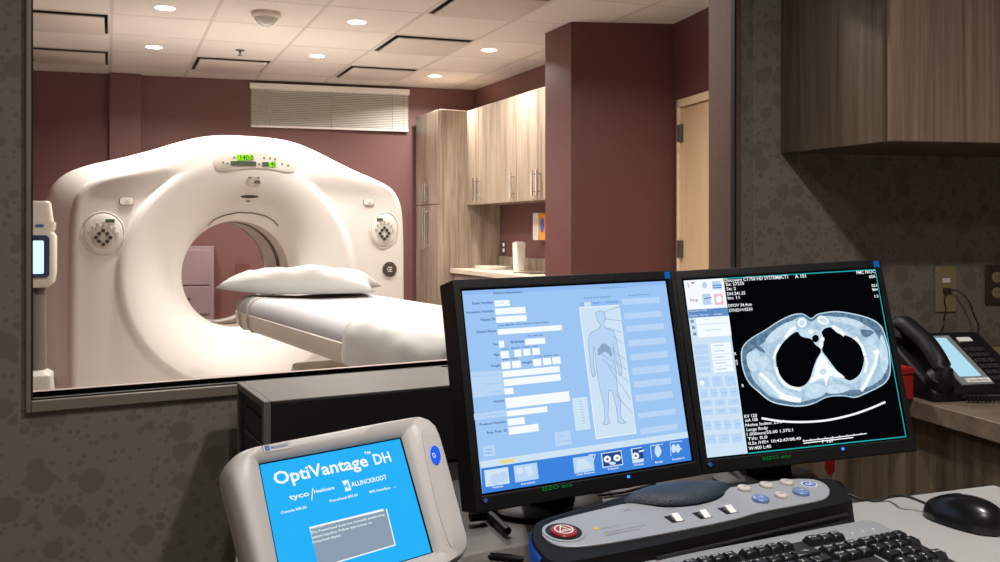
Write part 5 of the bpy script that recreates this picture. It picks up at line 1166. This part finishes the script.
# handset on the left, arching over the cradle
b = B(); path = [(-.100, -.0, .014), (-.100, .012, .036), (-.099, .05, .048), (-.097, .09, .051), (-.099, .13, .048), (-.100, .17, .042), (-.100, .185, .016)]
pts = [TFace @ V(p) for p in smooth_open([V(p) for p in path], 4)]
rad = [.023 if (k < 3 or k > len(pts) - 4) else .02 for k in range(len(pts))]
b.tube(pts, rad, 'black', 14); hs = b.build('handset', tel, sharp=80)
for y in (.01, .172):
    b = B(); b.X = TFace @ Matrix.Translation((-.100, y, -.006)); b.lathe([(.026, 0), (.029, .01), (.029, .026), (.02, .036), (0, .038)], 'black', 24); b.build('cup', hs)
b = B(); coil = []
for k in range(150):
    t = k / 149; ax = V((-.06 + .26 * t, -.118 - .018 * math.sin(t * 3), .011)); coil.append(ax + V((0, .007 * math.cos(k * 1.25), .007 * math.sin(k * 1.25))))
b.tube(coil, .0022, 'black2', 6); b.build('coiled_cord', tel)
jp = hitp(946, 290, WK, RN)
b = B(); wp = [jp - RN * .012, hitp(958, 291, WK - RN * .03, RN), hitp(968, 300, WK - RN * .05, RN), hitp(974, 315, WK - RN * .06, RN), hitp(978, 333, WK - RN * .07, RN), TF @ V((.07, Dt / 2 - .002, .03))]
b.tube([TFi @ p for p in smooth_open(wp, 5)], .0024, 'black2', 8)
wp = [jp - RN * .012 - RD * .004, hitp(944.5, 300, WK - RN * .012, RN), hitp(946, 308, WK - RN * .012, RN), hitp(944, 318, WK - RN * .014, RN), hitp(943, 327, WK - RN * .02, RN), TF @ V((-.02, Dt / 2 - .002, .03))]
b.tube([TFi @ p for p in smooth_open(wp, 5)], .002, 'black2', 8); b.build('cable', tel)
# plates on the spotted wall
MRw = lambda p: frame(p - RN * .0005, RD, -RN, V((0, 0, 1)))
p = hitp(945, 289, WK, RN); t = thing('phone_jack_plate', 'beige wall jack plate behind the telephone', 'jack plate', MRw(p))
zs_ = (289 - 266) / F * p.y; b = B(); b.box((-.036, 0, -zs_ ), (.036, .006, zs_), 'beige'); b.build('plate', t, bevel=.003)
b = B(); b.box((-.014, .006, .02), (.012, .008, .034), 'whitep'); b.build('label', t); b = B(); b.box((-.012, .006, -.014), (.012, .013, .004), 'brownplate'); b.build('jack', t, bevel=.001)
p = hitp(994, 285, WK, RN); t = thing('wall_outlet', 'dark brown double power outlet at the right edge of the wall', 'outlet', MRw(p))
b = B(); b.box((-.034, 0, -.062), (.04, .006, .062), 'brownplate'); b.build('plate', t, bevel=.003)
for z in (-.024, .024):
    b = B(); b.X = Matrix.Translation((.003, .006, z)) @ Matrix.Rotation(-PI / 2, 4, 'X'); b.lathe([(.017, 0), (.017, .003), (.016, .0035), (.0003, .0035)], 'beige', 20); o = b.build('socket', t)
    b = B(); b.box((-.003, .0095, z - .001), (-.001, .0102, z + .008), 'dark'); b.box((.007, .0095, z - .001), (.009, .0102, z + .008), 'dark'); b.build('slots', o)
# yellow pad, red box, hanging red strap
p = hitz(1003, 352, ZC_); t = thing('yellow_notepad', 'yellow notepad on the side counter behind the telephone', 'notepad', frame(V((p.x, p.y, ZC_)), RD, RN, V((0, 0, 1))))
b = B(); b.box((-.07, -.13, 0), (.2, .1, .012), 'notepad'); b.build('pages', t); b = B(); b.box((-.071, .085, .0), (.201, .101, .0135), 'redbox'); b.build('binding', t)
p = hitz(905, 402, ZC_); t = thing('red_box', 'small red box on the side counter behind the right monitor', 'box', Matrix.Translation((p.x - .03, p.y + .06, ZC_)) @ Matrix.Rotation(.25, 4, 'Z'))
b = B(); b.box((-.05, -.05, 0), (.05, .05, .055), 'redbox'); b.build('body', t, bevel=.003); b = B(); b.box((-.052, -.052, .055), (.052, .052, .072), 'redbox'); b.build('lid', t, bevel=.004)
p = hitp(796, 462, V((cb.x, cb.y, 0)), V((cdv.y, -cdv.x, 0)))
p = at(801, 452, 1.9)
k_ = (hitp(832, 455, V((c0.x, c0.y, 0)), V((-cdv.y, cdv.x, 0))))
b = B(); kk = V((k_.x, k_.y, 0)) + V((cdv.y, -cdv.x, 0)) * (.0 if V((cdv.y, -cdv.x, 0)).x < 0 else 0) ; side_out = V((-cdv.y, cdv.x, 0)); side_out = side_out if side_out.x < 0 else -side_out
bo = kk + side_out * .004
z_hi = ZC_ + .001; z_lo = EYE + (CY - 470) / F * k_.y
q = cdv * .012
b.prism([bo - q + V((0, 0, z_lo)), bo + V((0, 0, z_lo - .012)), bo + q + V((0, 0, z_lo)), bo + q + side_out * .004 + V((0, 0, z_lo)), bo + side_out * .004 + V((0, 0, z_lo - .012)), bo - q + side_out * .004 + V((0, 0, z_lo))],
        [bo - q + V((0, 0, z_hi)), bo + V((0, 0, z_hi)), bo + q + V((0, 0, z_hi)), bo + q + side_out * .004 + V((0, 0, z_hi)), bo + side_out * .004 + V((0, 0, z_hi)), bo - q + side_out * .004 + V((0, 0, z_hi))], 'redbox')
o = b.build('red_strap'); tag(o, 'narrow red strap hanging down the side of the wood counter', 'strap')

# ------------------------------------------------------------------ cables and small black pieces on the wood desk
def cable(pix, r, label, z=None):
    zz = ZB_ + r + .001; pts = [at(*q) if len(q) == 3 else (hitz(q[0], q[1], zz)) for q in pix]
    b = B(); b.tube(smooth_open(pts, 6), r, 'black2', 8); o = b.build('cable'); tag(o, label, 'cable', 'cables behind the monitors')
cable([(612, 468, 1.60), (608, 480, 1.6), (596, 490), (575, 494), (540, 500)], .004, 'black cable dropping behind the left monitor, thick one')
cable([(560, 497), (590, 496), (620, 493), (640, 488), (655, 484)], .0025, 'thin black cable lying flat behind the control box')
cable([(733, 452, 1.66), (729, 466, 1.66), (722, 480, 1.66), (700, 486)], .0042, 'black cable curving down between the two monitors')
cable([(786, 452, 1.68), (778, 466, 1.68), (762, 478, 1.66), (745, 484)], .0022, 'thin black cable hanging under the right monitor')
t = thing('monitor_clamp', 'small black jointed clamp lying on the desk under the left monitor', 'clamp', V((hitz(492, 517, ZB_).xy.to_3d() + V((0, 0, ZB_)))))
o_ = hitz(492, 517, ZB_)
def cl_(u, v, z): return hitz(u, v, ZB_ + z) - o_
b = B(); b.tube([cl_(470, 517, .012), cl_(486, 515, .012)], .008, 'black', 10); b.build('arm', t)
b = B(); b.X = Matrix.Translation(cl_(490, 514, .004)); b.lathe([(.012, -.004), (.012, .014), (.008, .018), (.0005, .018)], 'black', 16); b.build('joint', t)
b = B(); b.tube([cl_(490, 514, .010), cl_(508, 531, .008)], .006, 'black', 8); b.build('arm', t)
b = B(); a_, c_ = hitz(488, 556.5, ZB_ + .006), hitz(524, 559.5, ZB_ + .006); d_ = (c_ - a_); L_ = d_.length
t = thing('pen', 'black pen lying on the desk beside the blue console', 'pen', frame(a_, d_.normalized(), V((-d_.y, d_.x, 0)).normalized(), V((0, 0, 1))))
b = B(); b.tube([(.0, 0, 0), (.004, 0, 0), (L_ * .75, 0, 0), (L_ * .97, 0, 0), (L_, 0, 0)], [.002, .005, .005, .004, .001], 'black', 10); b.build('barrel', t)
b = B(); b.box((.004, -.0015, .004), (.035, .0015, .0062), 'black2'); b.build('clip', t)

# ------------------------------------------------------------------ world, camera, colour
w = bpy.data.worlds.new('room_ambient'); sc.world = w; w.use_nodes = True
w.node_tree.nodes['Background'].inputs[0].default_value = (.9, .93, 1, 1); w.node_tree.nodes['Background'].inputs[1].default_value = .02
cam = bpy.data.cameras.new('camera'); co = bpy.data.objects.new('camera', cam); C.objects.link(co); sc.camera = co
co.location = EYEP; co.rotation_euler = (PI / 2, 0, 0)
cam.sensor_fit = 'HORIZONTAL'; cam.sensor_width = 36; cam.lens = 36 * F / 1000; cam.shift_x = 0; cam.shift_y = -(281 - CY) / 1000; cam.clip_start = .02; cam.clip_end = 60
sc.view_settings.view_transform = 'Standard'; sc.view_settings.look = 'None'; sc.view_settings.gamma = 1; sc.view_settings.exposure = 0.0
sc.view_settings.use_curve_mapping = False
sc.cycles.use_denoising = True; sc.cycles.max_bounces = 8; sc.cycles.diffuse_bounces = 4; sc.cycles.glossy_bounces = 3; sc.cycles.transparent_max_bounces = 8; sc.cycles.sample_clamp_indirect = 4; sc.cycles.caustics_reflective = False; sc.cycles.caustics_refractive = False
